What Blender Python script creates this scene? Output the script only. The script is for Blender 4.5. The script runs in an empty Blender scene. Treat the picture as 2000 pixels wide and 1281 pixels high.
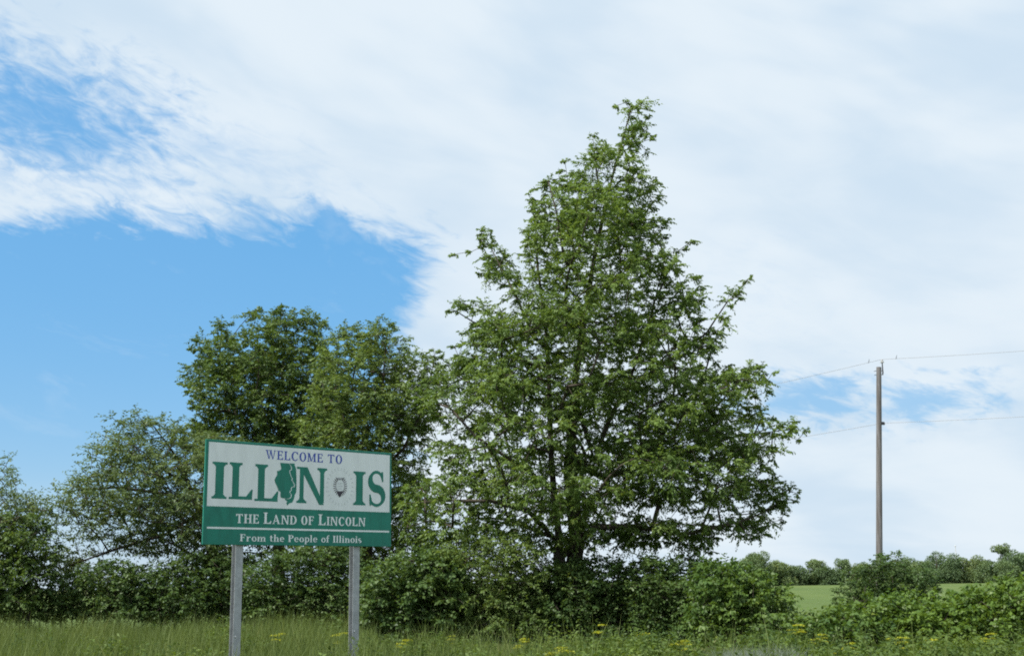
import bpy, math, random
import numpy as np
from mathutils import Matrix, Vector

R = math.radians
sc = bpy.context.scene
col = sc.collection
random.seed(7)

# ------------------------------------------------------------------ camera
EYE = 1.8
FPX, CXP, CYP = 2400.0, 1000.0, 640.5          # focal length in photo pixels
PITCH = math.atan(497.5 / FPX)
ROLL = -0.015
cam_d = bpy.data.cameras.new('camera')
cam_d.sensor_width = 36.0
cam_d.lens = 36.0 * FPX / 2000.0
cam_d.clip_start, cam_d.clip_end = 0.1, 6000.0
cam = bpy.data.objects.new('camera', cam_d)
col.objects.link(cam)
CAM_M = Matrix.Translation((0, 0, EYE)) @ Matrix.Rotation(math.pi / 2 + PITCH, 4, 'X') @ Matrix.Rotation(ROLL, 4, 'Z')
cam.matrix_world = CAM_M
sc.camera = cam

# ------------------------------------------------------------------ sun and sky
SUN_EL = R(56.0)
SUN_H = Vector((-0.83, -0.55, 0)).normalized()       # horizontal direction towards the sun
sun_dir = Vector((SUN_H.x * math.cos(SUN_EL), SUN_H.y * math.cos(SUN_EL), math.sin(SUN_EL)))
sun_d = bpy.data.lights.new('sun', 'SUN')
sun_d.energy = 5.0
sun_d.angle = R(0.6)
sun_d.color = (1.0, 0.95, 0.86)
sun = bpy.data.objects.new('sun', sun_d)
col.objects.link(sun)
sun.rotation_euler = sun_dir.to_track_quat('Z', 'Y').to_euler()
sun.location = (0, 0, 40)

sc.view_settings.view_transform = 'Standard'
sc.view_settings.look = 'None'
sc.view_settings.exposure = 0.35
sc.view_settings.gamma = 1.0
sc.view_settings.use_curve_mapping = False
sc.cycles.max_bounces = 8
sc.cycles.transparent_max_bounces = 8
sc.cycles.use_denoising = False
sc.cycles.filter_width = 1.9


class NT:
    """small helper for writing node trees"""
    def __init__(self, tree):
        self.t = tree
        self.n = tree.nodes
        self.l = tree.links

    def node(self, kind, **kw):
        nd = self.n.new(kind)
        for k, v in kw.items():
            setattr(nd, k, v)
        return nd

    def put(self, sock, v):
        if isinstance(v, bpy.types.NodeSocket):
            self.l.new(v, sock)
        else:
            sock.default_value = v

    def math(self, op, a, b=0.0, c=0.0, clamp=False):
        nd = self.node('ShaderNodeMath', operation=op, use_clamp=clamp)
        for i, v in enumerate((a, b, c)):
            self.put(nd.inputs[i], v)
        return nd.outputs[0]

    def mix(self, f, a, b, blend='MIX'):
        nd = self.node('ShaderNodeMix', data_type='RGBA', blend_type=blend)
        self.put(nd.inputs[0], f)
        self.put(nd.inputs[6], a)
        self.put(nd.inputs[7], b)
        return nd.outputs[2]

    def smooth(self, x, lo, hi):
        nd = self.node('ShaderNodeMapRange', interpolation_type='SMOOTHERSTEP')
        self.put(nd.inputs[0], x)
        nd.inputs[1].default_value, nd.inputs[2].default_value = lo, hi
        return nd.outputs[0]

    def noise(self, vec, scale, detail=4.0, rough=0.55, dist=0.0):
        nd = self.node('ShaderNodeTexNoise')
        if vec is not None:
            self.l.new(vec, nd.inputs['Vector'])
        nd.inputs['Scale'].default_value = scale
        nd.inputs['Detail'].default_value = detail
        nd.inputs['Roughness'].default_value = rough
        nd.inputs['Distortion'].default_value = dist
        return nd.outputs[0]

    def comb(self, x, y, z):
        nd = self.node('ShaderNodeCombineXYZ')
        for i, v in enumerate((x, y, z)):
            self.put(nd.inputs[i], v)
        return nd.outputs[0]


def ray(px, py):
    """world direction of a photo pixel"""
    d = Vector(((px - CXP) / FPX, -(py - CYP) / FPX, -1.0))
    return (CAM_M.to_3x3() @ d).normalized()


def at(px, py, dist):
    """world point seen at a photo pixel, dist metres in front (world y)"""
    d = ray(px, py)
    t = dist / d.y
    return Vector((d.x * t, dist, EYE + d.z * t))


def ang(px, py):
    d = ray(px, py)
    return math.atan2(d.x, d.y), math.asin(d.z)


world = bpy.data.worlds.new('World')
sc.world = world
world.use_nodes = True
world.cycles.sampling_method = 'MANUAL'
world.cycles.sample_map_resolution = 512
W = NT(world.node_tree)
W.n.clear()
SKY_STRENGTH = 0.10
sky = W.node('ShaderNodeTexSky', sky_type='NISHITA')
sky.sun_disc = False
sky.sun_elevation = SUN_EL
sky.sun_rotation = math.atan2(SUN_H.x, SUN_H.y)
sky.air_density = 1.0
sky.dust_density = 0.6
sky.ozone_density = 3.0
tc = W.node('ShaderNodeTexCoord')
sep = W.node('ShaderNodeSeparateXYZ')
W.l.new(tc.outputs['Generated'], sep.inputs[0])
dx, dy, dz = sep.outputs
az = W.math('ARCTAN2', dx, dy)
el = W.math('ARCSINE', dz)
# cloud sheet: direction carried onto a flat layer overhead
dzc = W.math('ADD', W.math('MAXIMUM', dz, 0.0), 0.16)
sheet = W.comb(W.math('DIVIDE', dx, dzc), W.math('DIVIDE', dy, dzc), 0.0)
streak = W.comb(W.math('ADD', W.math('MULTIPLY', az, 4.2), W.math('MULTIPLY', el, 2.0)), W.math('ADD', W.math('MULTIPLY', el, 9.0), W.math('MULTIPLY', az, 1.6)), 0.3)
n_big = W.noise(sheet, 1.1, 5.0, 0.55, 0.4)
n_mid = W.noise(streak, 2.2, 7.0, 0.60, 0.6)
n_fin = W.noise(streak, 7.0, 6.0, 0.62, 0.8)
nn = W.math('SUBTRACT', W.math('ADD', W.math('MULTIPLY', n_mid, 0.65), W.math('MULTIPLY', n_fin, 0.35)), 0.5)


def hole(px, py, rx, ry, tilt=0.0):
    """soft elliptic opening in the cloud veil round one direction"""
    a0, e0 = ang(px, py)
    k = 1.0 / FPX
    u = W.math('SUBTRACT', az, a0)
    u = W.math('MULTIPLY', u, math.cos(e0))
    v = W.math('SUBTRACT', el, e0)
    c, s = math.cos(tilt), math.sin(tilt)
    uu = W.math('ADD', W.math('MULTIPLY', u, c / (rx * k)), W.math('MULTIPLY', v, s / (rx * k)))
    vv = W.math('ADD', W.math('MULTIPLY', u, -s / (ry * k)), W.math('MULTIPLY', v, c / (ry * k)))
    q = W.math('ADD', W.math('MULTIPLY', uu, uu), W.math('MULTIPLY', vv, vv))
    return W.math('SUBTRACT', 1.0, W.math('SQRT', q))


def warp(h, amp):
    return W.math('ADD', h, W.math('MULTIPLY', nn, amp))


def edge(p, q):
    """signed distance, in photo pixels, below the line through two directions"""
    (a0, e0), (a1, e1) = ang(*p), ang(*q)
    L = math.hypot(a1 - a0, e1 - e0)
    nx, ny = (e1 - e0) / L, -(a1 - a0) / L
    d = W.math('ADD', W.math('MULTIPLY', W.math('SUBTRACT', az, a0), nx * FPX), W.math('MULTIPLY', W.math('SUBTRACT', el, e0), ny * FPX))
    return d


n_tiny = W.noise(streak, 13.0, 5.0, 0.6, 0.5)
fine = W.math('SUBTRACT', W.math('ADD', W.math('MULTIPLY', n_fin, 0.6), W.math('MULTIPLY', n_tiny, 0.4)), 0.5)
# the large blue opening: a wedge bounded by the veil's lower edge and by a cloud front on its right
wedge = edge((-300, 392), (470, 356))
for p, q in (((470, 372), (660, 392)), ((660, 392), (862, 462)), ((850, 440), (815, 800)), ((-700, 1000), (-705, 500))):
    wedge = W.math('MINIMUM', wedge, edge(p, q))
wedge = W.math('ADD', wedge, W.math('ADD', W.math('MULTIPLY', nn, 330.0), W.math('MULTIPLY', fine, 90.0)))
blue = W.smooth(wedge, -28.0, 95.0)
for (hx, hy, rx, ry, tl, amp, lo, hi, top) in (
        (50, 220, 390, 150, -0.22, 2.3, -0.30, 1.15, 0.92),
        (400, 290, 420, 90, -0.25, 2.2, -0.1, 1.6, 0.42),
        (1590, 775, 190, 75, 0.0, 3.0, -0.05, 1.2, 0.80),
        (1800, 785, 230, 60, 0.0, 3.2, -0.05, 1.2, 0.75),
        (1450, 560, 500, 300, 0.0, 2.2, 0.5, 1.6, 0.12),
        (-900, 330, 420, 300, 0.0, 2.4, 0.1, 0.9, 0.8),
        (3300, 300, 620, 380, 0.0, 2.4, 0.1, 0.9, 0.9),
        (2900, 900, 500, 90, 0.0, 2.4, 0.1, 0.9, 0.7)):
    h = W.math('ADD', hole(hx, hy, rx, ry, tl), W.math('MULTIPLY', W.math('ADD', fine, W.math('MULTIPLY', nn, 0.6)), amp))
    b = W.math('MULTIPLY', W.smooth(h, lo, hi), top)
    blue = W.math('MAXIMUM', blue, b)
# a thin wisp layer drifts through the blue as well
wisp = W.math('MULTIPLY', W.smooth(W.math('ADD', n_mid, W.math('MULTIPLY', n_fin, 0.35)), 0.66, 1.0), 0.75)
horizon_veil = W.smooth(el, 0.10, 0.0)
# wispy band along the upper edge of the opening
bh = W.math('ADD', hole(110, 362, 500, 46, 0.02), W.math('MULTIPLY', W.math('ADD', fine, W.math('MULTIPLY', nn, 0.5)), 3.0))
band = W.math('MULTIPLY', W.smooth(bh, 0.15, 1.2), 0.85)
cover = W.math('SUBTRACT', 1.0, blue)
cover = W.math('MAXIMUM', cover, W.math('MULTIPLY', wisp, 0.22))
cover = W.math('MAXIMUM', cover, band)
cover = W.math('MAXIMUM', cover, W.math('ADD', W.math('MULTIPLY', horizon_veil, 0.40), 0.03))
cover = W.math('MULTIPLY', cover, 0.97)
soft = W.noise(streak, 1.3, 3.0, 0.5, 0.3)
shade = W.smooth(W.math('ADD', W.math('MULTIPLY', n_big, 0.35), W.math('ADD', W.math('MULTIPLY', soft, 0.5), W.math('MULTIPLY', n_mid, 0.15))), 0.36, 0.60)
lum = 1.0 / SKY_STRENGTH / 2 ** 0.35
CL_HI = tuple(c * lum for c in (0.80, 0.89, 0.96)) + (1,)
CL_LO = tuple(c * lum for c in (0.64, 0.775, 0.90)) + (1,)
cloud = W.mix(shade, CL_LO, CL_HI)
gm = W.node('ShaderNodeGamma')
gm.inputs['Gamma'].default_value = 0.40
W.l.new(sky.outputs[0], gm.inputs['Color'])
hs = W.node('ShaderNodeHueSaturation')
hs.inputs['Saturation'].default_value = 2.45
hs.inputs['Value'].default_value = 4.35 / 2 ** 0.35
W.l.new(gm.outputs[0], hs.inputs['Color'])
clear = W.mix(0.5, hs.outputs[0], tuple(c * lum for c in (0.150, 0.440, 0.830)) + (1,))
final = W.mix(cover, clear, cloud)
bg = W.node('ShaderNodeBackground')
W.l.new(final, bg.inputs['Color'])
bg.inputs['Strength'].default_value = SKY_STRENGTH
wo = W.node('ShaderNodeOutputWorld')
W.l.new(bg.outputs[0], wo.inputs['Surface'])

# ------------------------------------------------------------------ materials


def new_mat(name):
    m = bpy.data.materials.new(name)
    m.use_nodes = True
    t = NT(m.node_tree)
    b = t.n['Principled BSDF']
    return m, t, b


def leaf_mat(name, dark, light, trans=0.35, rough=0.55, yellow=(0.20, 0.21, 0.03)):
    m, t, b = new_mat(name)
    a = t.node('ShaderNodeAttribute', attribute_name='tint')
    f = a.outputs['Fac']
    c = t.mix(f, tuple(dark) + (1,), tuple(light) + (1,))
    y = t.smooth(f, 0.93, 1.0)
    c = t.mix(t.math('MULTIPLY', y, 0.5), c, tuple(yellow) + (1,))
    t.l.new(c, b.inputs['Base Color'])
    b.inputs['Roughness'].default_value = rough
    b.inputs['Specular IOR Level'].default_value = 0.35
    tr = t.node('ShaderNodeBsdfTranslucent')
    tcx = t.mix(1.0, c, (1.25, 1.15, 0.55, 1), 'MULTIPLY')
    t.l.new(tcx, tr.inputs['Color'])
    mx = t.node('ShaderNodeMixShader')
    mx.inputs[0].default_value = trans
    t.l.new(b.outputs[0], mx.inputs[1])
    t.l.new(tr.outputs[0], mx.inputs[2])
    t.l.new(mx.outputs[0], t.n['Material Output'].inputs['Surface'])
    return m


def flat_mat(name, colour, rough=0.5, metal=0.0, spec=0.5, var=0.0, vscale=4.0, bump=0.0, bscale=20.0, stretch=(1, 1, 1), colour2=None):
    m, t, b = new_mat(name)
    b.inputs['Roughness'].default_value = rough
    b.inputs['Metallic'].default_value = metal
    b.inputs['Specular IOR Level'].default_value = spec
    b.inputs['Base Color'].default_value = tuple(colour) + (1,)
    if var or bump or colour2:
        co = t.node('ShaderNodeTexCoord')
        mp = t.node('ShaderNodeMapping')
        mp.inputs['Scale'].default_value = stretch
        t.l.new(co.outputs['Object'], mp.inputs[0])
        v = mp.outputs[0]
        if var or colour2:
            n = t.noise(v, vscale, 6.0, 0.6, 0.3)
            n = t.smooth(n, 0.3, 0.7)
            c2 = colour2 or tuple(max(0.0, c * (1 - var)) for c in colour)
            t.l.new(t.mix(n, tuple(c2) + (1,), tuple(colour) + (1,)), b.inputs['Base Color'])
        if bump:
            n2 = t.noise(v, bscale, 5.0, 0.6)
            bp = t.node('ShaderNodeBump')
            bp.inputs['Strength'].default_value = bump
            bp.inputs['Distance'].default_value = 0.03
            t.l.new(n2, bp.inputs['Height'])
            t.l.new(bp.outputs[0], b.inputs['Normal'])
    return m


M = {}
M['leaf_main'] = leaf_mat('leaf_main', (0.075, 0.138, 0.036), (0.205, 0.305, 0.078), 0.42)
M['leaf_dense'] = leaf_mat('leaf_dense', (0.056, 0.108, 0.030), (0.140, 0.215, 0.055), 0.34)
M['leaf_pale'] = leaf_mat('leaf_pale', (0.072, 0.128, 0.036), (0.185, 0.265, 0.075), 0.38)
M['leaf_olive'] = leaf_mat('leaf_olive', (0.070, 0.118, 0.044), (0.160, 0.225, 0.085), 0.34)
M['leaf_shrub'] = leaf_mat('leaf_shrub', (0.055, 0.115, 0.024), (0.170, 0.265, 0.048), 0.36, 0.45)
M['leaf_mid'] = leaf_mat('leaf_mid', (0.050, 0.108, 0.028), (0.150, 0.235, 0.052), 0.36, 0.5)
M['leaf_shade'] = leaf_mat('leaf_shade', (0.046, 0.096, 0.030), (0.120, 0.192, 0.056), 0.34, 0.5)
M['leaf_far'] = leaf_mat('leaf_far', (0.095, 0.155, 0.075), (0.190, 0.265, 0.120), 0.25, 0.7)  # distance haze put into the leaf colour: paler, greyer than the near leaves
M['grass'] = leaf_mat('grass', (0.058, 0.104, 0.028), (0.175, 0.225, 0.062), 0.35, 0.6, (0.30, 0.27, 0.10))
M['weed'] = leaf_mat('weed', (0.045, 0.092, 0.022), (0.145, 0.215, 0.045), 0.35, 0.6)
M['pale_weed'] = leaf_mat('pale_weed', (0.12, 0.165, 0.125), (0.24, 0.285, 0.24), 0.3, 0.7, (0.28, 0.31, 0.27))
M['yellow'] = leaf_mat('yellow', (0.26, 0.30, 0.02), (0.46, 0.48, 0.04), 0.3, 0.6, (0.46, 0.46, 0.05))
M['bark'] = flat_mat('bark', (0.085, 0.072, 0.058), 0.9, spec=0.2, var=0.5, vscale=6.0, bump=0.8, bscale=14.0, stretch=(1, 1, 0.25))
M['stem_green'] = flat_mat('stem_green', (0.09, 0.13, 0.04), 0.7, spec=0.3, var=0.4)
M['galvanised'] = flat_mat('galvanised', (0.42, 0.44, 0.46), 0.48, metal=0.55, var=0.22, vscale=9.0, bump=0.08, bscale=60.0)
M['sign_white'] = flat_mat('sign_white', (0.79, 0.835, 0.85), 0.42, spec=0.4, var=0.08, vscale=2.2, stretch=(2.4, 1, 0.6))
M['sign_green'] = flat_mat('sign_green', (0.012, 0.205, 0.150), 0.42, spec=0.35, var=0.22, vscale=2.6, stretch=(2.2, 1, 0.7))
M['sign_blue'] = flat_mat('sign_blue', (0.045, 0.085, 0.42), 0.42, spec=0.35)
M['seal_grey'] = flat_mat('seal_grey', (0.46, 0.50, 0.54), 0.45)
M['seal_brown'] = flat_mat('seal_brown', (0.055, 0.05, 0.07), 0.45)
M['aluminium'] = flat_mat('aluminium', (0.55, 0.56, 0.57), 0.4, metal=0.8)
M['pole_wood'] = flat_mat('pole_wood', (0.215, 0.21, 0.215), 0.85, spec=0.2, colour2=(0.125, 0.115, 0.11), vscale=5.0, bump=0.6, bscale=22.0, stretch=(2.2, 2.2, 0.12))
M['wire'] = flat_mat('wire', (0.30, 0.31, 0.33), 0.5, metal=0.3)
M['iron'] = flat_mat('iron', (0.06, 0.06, 0.065), 0.55, metal=0.5)
M['porcelain'] = flat_mat('porcelain', (0.45, 0.46, 0.47), 0.3)
M['mast'] = flat_mat('mast', (0.55, 0.56, 0.58), 0.5)

# ------------------------------------------------------------------ mesh helpers


def link(o, parent=None):
    col.objects.link(o)
    if parent is not None:
        o.parent = parent
    return o


def mesh_np(name, verts, faces, mat, parent=None, tint=None, smooth=False):
    """verts (n,3) array, faces (m,k) array with k corners each"""
    me = bpy.data.meshes.new(name)
    verts = np.ascontiguousarray(verts, dtype=np.float32)
    faces = np.ascontiguousarray(faces, dtype=np.int32)
    m, k = faces.shape
    me.vertices.add(len(verts))
    me.vertices.foreach_set('co', verts.ravel())
    me.loops.add(m * k)
    me.loops.foreach_set('vertex_index', faces.ravel())
    me.polygons.add(m)
    me.polygons.foreach_set('loop_start', np.arange(0, m * k, k, dtype=np.int32))
    try:
        me.polygons.foreach_set('loop_total', np.full(m, k, dtype=np.int32))
    except Exception:
        pass
    if smooth:
        me.polygons.foreach_set('use_smooth', np.ones(m, dtype=bool))
    me.update(calc_edges=True)
    me.validate()
    if tint is not None:
        a = me.attributes.new('tint', 'FLOAT', 'FACE')
        a.data.foreach_set('value', np.ascontiguousarray(tint, dtype=np.float32))
    me.materials.append(mat)
    return link(bpy.data.objects.new(name, me), parent)


def mesh_py(name, verts, faces, mat, parent=None, smooth=False):
    me = bpy.data.meshes.new(name)
    me.from_pydata([tuple(v) for v in verts], [], faces)
    if smooth:
        for p in me.polygons:
            p.use_smooth = True
    me.update()
    me.materials.append(mat)
    return link(bpy.data.objects.new(name, me), parent)


def empty(name, loc, label=None, cat=None, group=None, rz=0.0):
    o = bpy.data.objects.new(name, None)
    o.empty_display_size = 0.3
    o.location = loc
    o.rotation_euler = (0, 0, rz)
    tag(o, label, cat, group)
    return link(o)


def tag(o, label=None, cat=None, group=None, kind=None):
    for k, v in (('label', label), ('category', cat), ('group', group), ('kind', kind)):
        if v:
            o[k] = v
    return o


def box(x0, y0, z0, x1, y1, z1):
    v = [(x0, y0, z0), (x1, y0, z0), (x1, y1, z0), (x0, y1, z0), (x0, y0, z1), (x1, y0, z1), (x1, y1, z1), (x0, y1, z1)]
    f = [(0, 3, 2, 1), (4, 5, 6, 7), (0, 1, 5, 4), (1, 2, 6, 5), (2, 3, 7, 6), (3, 0, 4, 7)]
    return v, f


def joined(parts):
    V, F = [], []
    for v, f in parts:
        k = len(V)
        V += list(v)
        F += [tuple(i + k for i in q) for q in f]
    return V, F


def sweep(points, radii, sides=8, cap=True):
    pts = [Vector(p) for p in points]
    V, F = [], []
    t0 = (pts[1] - pts[0]).normalized()
    u = t0.orthogonal().normalized()
    for i, p in enumerate(pts):
        t = (pts[min(i + 1, len(pts) - 1)] - pts[max(i - 1, 0)]).normalized()
        u = (u - t * u.dot(t)).normalized()
        w = t.cross(u)
        for s in range(sides):
            a = 2 * math.pi * s / sides
            V.append(p + (u * math.cos(a) + w * math.sin(a)) * radii[i])
    n = len(pts)
    for i in range(n - 1):
        for s in range(sides):
            s2 = (s + 1) % sides
            F.append((i * sides + s, i * sides + s2, (i + 1) * sides + s2, (i + 1) * sides + s))
    if cap:
        F.append(tuple(range(sides - 1, -1, -1)))
        F.append(tuple((n - 1) * sides + s for s in range(sides)))
    return V, F


def lathe(profile, sides=14, centre=(0, 0, 0)):
    V, F = [], []
    for r, z in profile:
        for s in range(sides):
            a = 2 * math.pi * s / sides
            V.append((centre[0] + r * math.cos(a), centre[1] + r * math.sin(a), centre[2] + z))
    for i in range(len(profile) - 1):
        for s in range(sides):
            s2 = (s + 1) % sides
            F.append((i * sides + s, i * sides + s2, (i + 1) * sides + s2, (i + 1) * sides + s))
    F.append(tuple(range(sides - 1, -1, -1)))
    k = (len(profile) - 1) * sides
    F.append(tuple(k + s for s in range(sides)))
    return V, F


def unit(a):
    return a / np.maximum(np.linalg.norm(a, axis=-1, keepdims=True), 1e-9)


# ------------------------------------------------------------------ foliage
def leaf_quads(P, D, L, Wd, rng, up=1.0):
    """one folded diamond per leaf, base at P, pointing along D"""
    n = len(P)
    nr = np.stack([rng.normal(0, 0.55, n), rng.normal(0, 0.55, n), rng.normal(up, 0.5, n)], 1)
    side = unit(np.cross(D, nr))
    nrm = unit(np.cross(side, D))
    L = L[:, None]
    Wd = Wd[:, None]
    mid = P + D * L * 0.45
    v0 = P
    v1 = mid + side * Wd * 0.5 + nrm * Wd * 0.16
    v2 = P + D * L - nrm * L * 0.12
    v3 = mid - side * Wd * 0.5 + nrm * Wd * 0.16
    V = np.stack([v0, v1, v2, v3], 1).reshape(-1, 3)
    F = np.arange(4 * n).reshape(n, 4)
    return V, F


def sprays(tips, dirs, rng, twigs=5, leaves=9, tlen=(0.35, 0.70), leaf=(0.10, 0.16), ratio=0.46, droop=0.5, hang=0.55, spread=0.75):
    """leafy shoots at the branch tips: returns leaf verts, faces, tint, and twig segments"""
    n = len(tips)
    ph = rng.uniform(0, 6.28, 3)
    ct = 0.5 + 0.30 * np.sin(tips[:, 0] * 1.7 + ph[0]) * np.cos(tips[:, 2] * 2.1 + ph[1]) + 0.25 * np.sin(tips[:, 1] * 1.9 + tips[:, 2] + ph[2])
    ct = np.clip(ct + rng.normal(0, 0.18, n), 0, 1)
    T = np.repeat(tips, twigs, 0)
    D0 = np.repeat(dirs, twigs, 0)
    C = np.repeat(ct, twigs)
    m = len(T)
    D = unit(D0 * 0.55 + rng.normal(0, spread, (m, 3)) * np.array([1, 1, 0.6]) + np.array([0, 0, 0.10]))
    TL = rng.uniform(tlen[0], tlen[1], m)
    # leaves along each twig
    k = leaves
    s = (np.tile(np.arange(k), m) + 0.6 + rng.uniform(-0.3, 0.3, m * k)) / k
    P0 = np.repeat(T, k, 0)
    DD = np.repeat(D, k, 0)
    LL = np.repeat(TL, k)
    CC = np.repeat(C, k)
    P = P0 + DD * (LL * s)[:, None]
    P[:, 2] -= droop * LL * s * s * 0.5
    tang = DD.copy()
    tang[:, 2] -= droop * s
    tang = unit(tang)
    side = unit(np.cross(tang, np.array([0, 0, 1.0]) + rng.normal(0, 0.3, tang.shape)))
    sg = np.where(np.tile(np.arange(k), m) % 2 == 0, 1.0, -1.0)[:, None]
    LD = unit(tang * 0.55 + side * sg * rng.uniform(0.4, 1.0, (m * k, 1)) + np.array([0, 0, -hang]) * rng.uniform(0.2, 1.4, (m * k, 1)) + rng.normal(0, 0.22, (m * k, 3)))
    ll = rng.uniform(leaf[0], leaf[1], m * k) * (0.75 + 0.25 * np.sin(s * math.pi))
    ww = ll * ratio * rng.uniform(0.85, 1.2, m * k)
    V, F = leaf_quads(P, LD, ll, ww, rng)
    tint = np.clip(0.58 * CC + 0.42 * rng.uniform(0, 1, m * k), 0, 1)
    E1 = P0[::k] + D * TL[:, None]
    E1[:, 2] -= droop * TL * 0.5
    return V, F, tint, T, E1


def poly_edge_dist(P, poly):
    """signed distance to a polygon outline, positive inside"""
    A = np.asarray(poly, float)
    B = np.roll(A, -1, 0)
    d = np.full(len(P), 1e9)
    inside = np.zeros(len(P), bool)
    for a, b in zip(A, B):
        ab = b - a
        t = np.clip(((P - a) @ ab) / max(ab @ ab, 1e-9), 0, 1)
        d = np.minimum(d, np.linalg.norm(P - (a + t[:, None] * ab), axis=1))
        c = ((a[1] > P[:, 1]) != (b[1] > P[:, 1]))
        if abs(b[1] - a[1]) > 1e-9:
            xi = (b[0] - a[0]) * (P[:, 1] - a[1]) / (b[1] - a[1]) + a[0]
            inside ^= c & (P[:, 0] < xi)
    return np.where(inside, d, -d)


def poisson(C, r, limit=100000):
    """keep points at least r apart"""
    cell = {}
    keep = []
    r2 = r * r
    for i, p in enumerate(C):
        k = tuple(np.floor(p / r).astype(int))
        ok = True
        for a in (-1, 0, 1):
            for b in (-1, 0, 1):
                for c in (-1, 0, 1):
                    for j in cell.get((k[0] + a, k[1] + b, k[2] + c), ()):
                        q = C[j] - p
                        if q @ q < r2:
                            ok = False
                            break
                    if not ok:
                        break
                if not ok:
                    break
            if not ok:
                break
        if ok:
            cell.setdefault(k, []).append(i)
            keep.append(i)
            if len(keep) >= limit:
                break
    return C[keep]


class Skeleton:
    def __init__(self):
        self.p, self.par, self.len = [], [], []

    def add(self, p, par):
        self.p.append(np.asarray(p, float))
        self.par.append(par)
        self.len.append(0.0 if par < 0 else self.len[par] + float(np.linalg.norm(self.p[-1] - self.p[par])))
        return len(self.p) - 1

    def path(self, pts, par, step=0.5):
        """smooth polyline from node par through pts"""
        P = [self.p[par]] + [np.asarray(q, float) for q in pts]
        k = par
        for a, b in zip(P[:-1], P[1:]):
            n = max(1, int(np.linalg.norm(b - a) / step))
            for i in range(1, n + 1):
                k = self.add(a + (b - a) * i / n, k)
        return k

    def attach(self, targets, rng, step=0.45, climb=0.7, wlen=0.12, sag=0.12):
        """join each target to the skeleton, nearest first; returns node ids"""
        ids = []
        arr = np.array(self.p)
        ln = np.array(self.len)
        d0 = np.array([np.min(np.linalg.norm(arr - t, axis=1)) for t in targets])
        order = np.argsort(d0)
        buf = np.zeros((len(arr) + 40 * len(targets), 3))
        bl = np.zeros(len(buf))
        n = len(arr)
        buf[:n], bl[:n] = arr, ln
        out = [0] * len(targets)
        for i in order:
            t = targets[i]
            v = t - buf[:n]
            d = np.linalg.norm(v, axis=1)
            rise = v[:, 2] / np.maximum(d, 1e-6)
            cost = d * (1 + climb * np.maximum(0, 0.15 - rise)) + wlen * bl[:n]
            k = int(np.argmin(cost))
            a = buf[k].copy()
            dist = d[k]
            m = max(1, int(dist / step))
            bend = rng.normal(0, 0.07, 3) * dist + np.array([0, 0, sag * dist])
            for j in range(1, m + 1):
                f = j / m
                q = a + (t - a) * f + bend * (4 * f * (1 - f)) * 0.5
                k = self.add(q, k)
                if n < len(buf):
                    buf[n], bl[n] = q, self.len[k]
                    n += 1
            out[i] = k
        return out

    def counts(self):
        cnt = np.zeros(len(self.p))
        leaf = np.ones(len(self.p), bool)
        for i in self.par:
            if i >= 0:
                leaf[i] = False
        cnt[leaf] = 1
        for i in range(len(self.p) - 1, -1, -1):
            if self.par[i] >= 0:
                cnt[self.par[i]] += cnt[i]
        return cnt

    def build(self, name, mat, parent, r_tip=0.010, power=2.35, r_max=None, sides_big=9, min_r=0.0):
        n = len(self.p)
        par = np.array(self.par)
        cnt = np.zeros(n)
        kids = [[] for _ in range(n)]
        for i in range(n):
            if par[i] >= 0:
                kids[par[i]].append(i)
        for i in range(n - 1, -1, -1):
            if not kids[i]:
                cnt[i] = 1.0
            if par[i] >= 0:
                cnt[par[i]] += cnt[i]
        rad = r_tip * cnt ** (1 / power)
        if r_max:
            rad *= 1.0
            big = rad > r_max * 0.35
            rad = np.where(big, r_max * 0.35 + (rad - r_max * 0.35) * (r_max * 0.65) / max(rad.max() - r_max * 0.35, 1e-6), rad)
        V, F = [], []
        starts = [i for i in range(n) if par[i] < 0]
        main = [max(k, key=lambda c: cnt[c]) if k else -1 for k in kids]
        for i in range(n):
            if par[i] >= 0 and main[par[i]] != i:
                starts.append(i)
        off = 0
        for s in starts:
            ch = [s]
            while main[ch[-1]] >= 0:
                ch.append(main[ch[-1]])
            pts = [self.p[c] for c in ch]
            rr = [rad[c] for c in ch]
            if par[s] >= 0:
                pts = [self.p[par[s]]] + pts
                rr = [min(rr[0] * 1.25, rad[par[s]])] + rr
            if len(pts) < 2 or max(rr) < min_r:
                continue
            sd = sides_big if max(rr) > 0.08 else (6 if max(rr) > 0.035 else 4)
            v, f = sweep(pts, rr, sd, cap=False)
            F += [tuple(q + off for q in x) for x in f]
            V += v
            off += len(v)
        return mesh_np(name, np.array([tuple(v) for v in V]), np.array(F), mat, parent, smooth=True)


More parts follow.
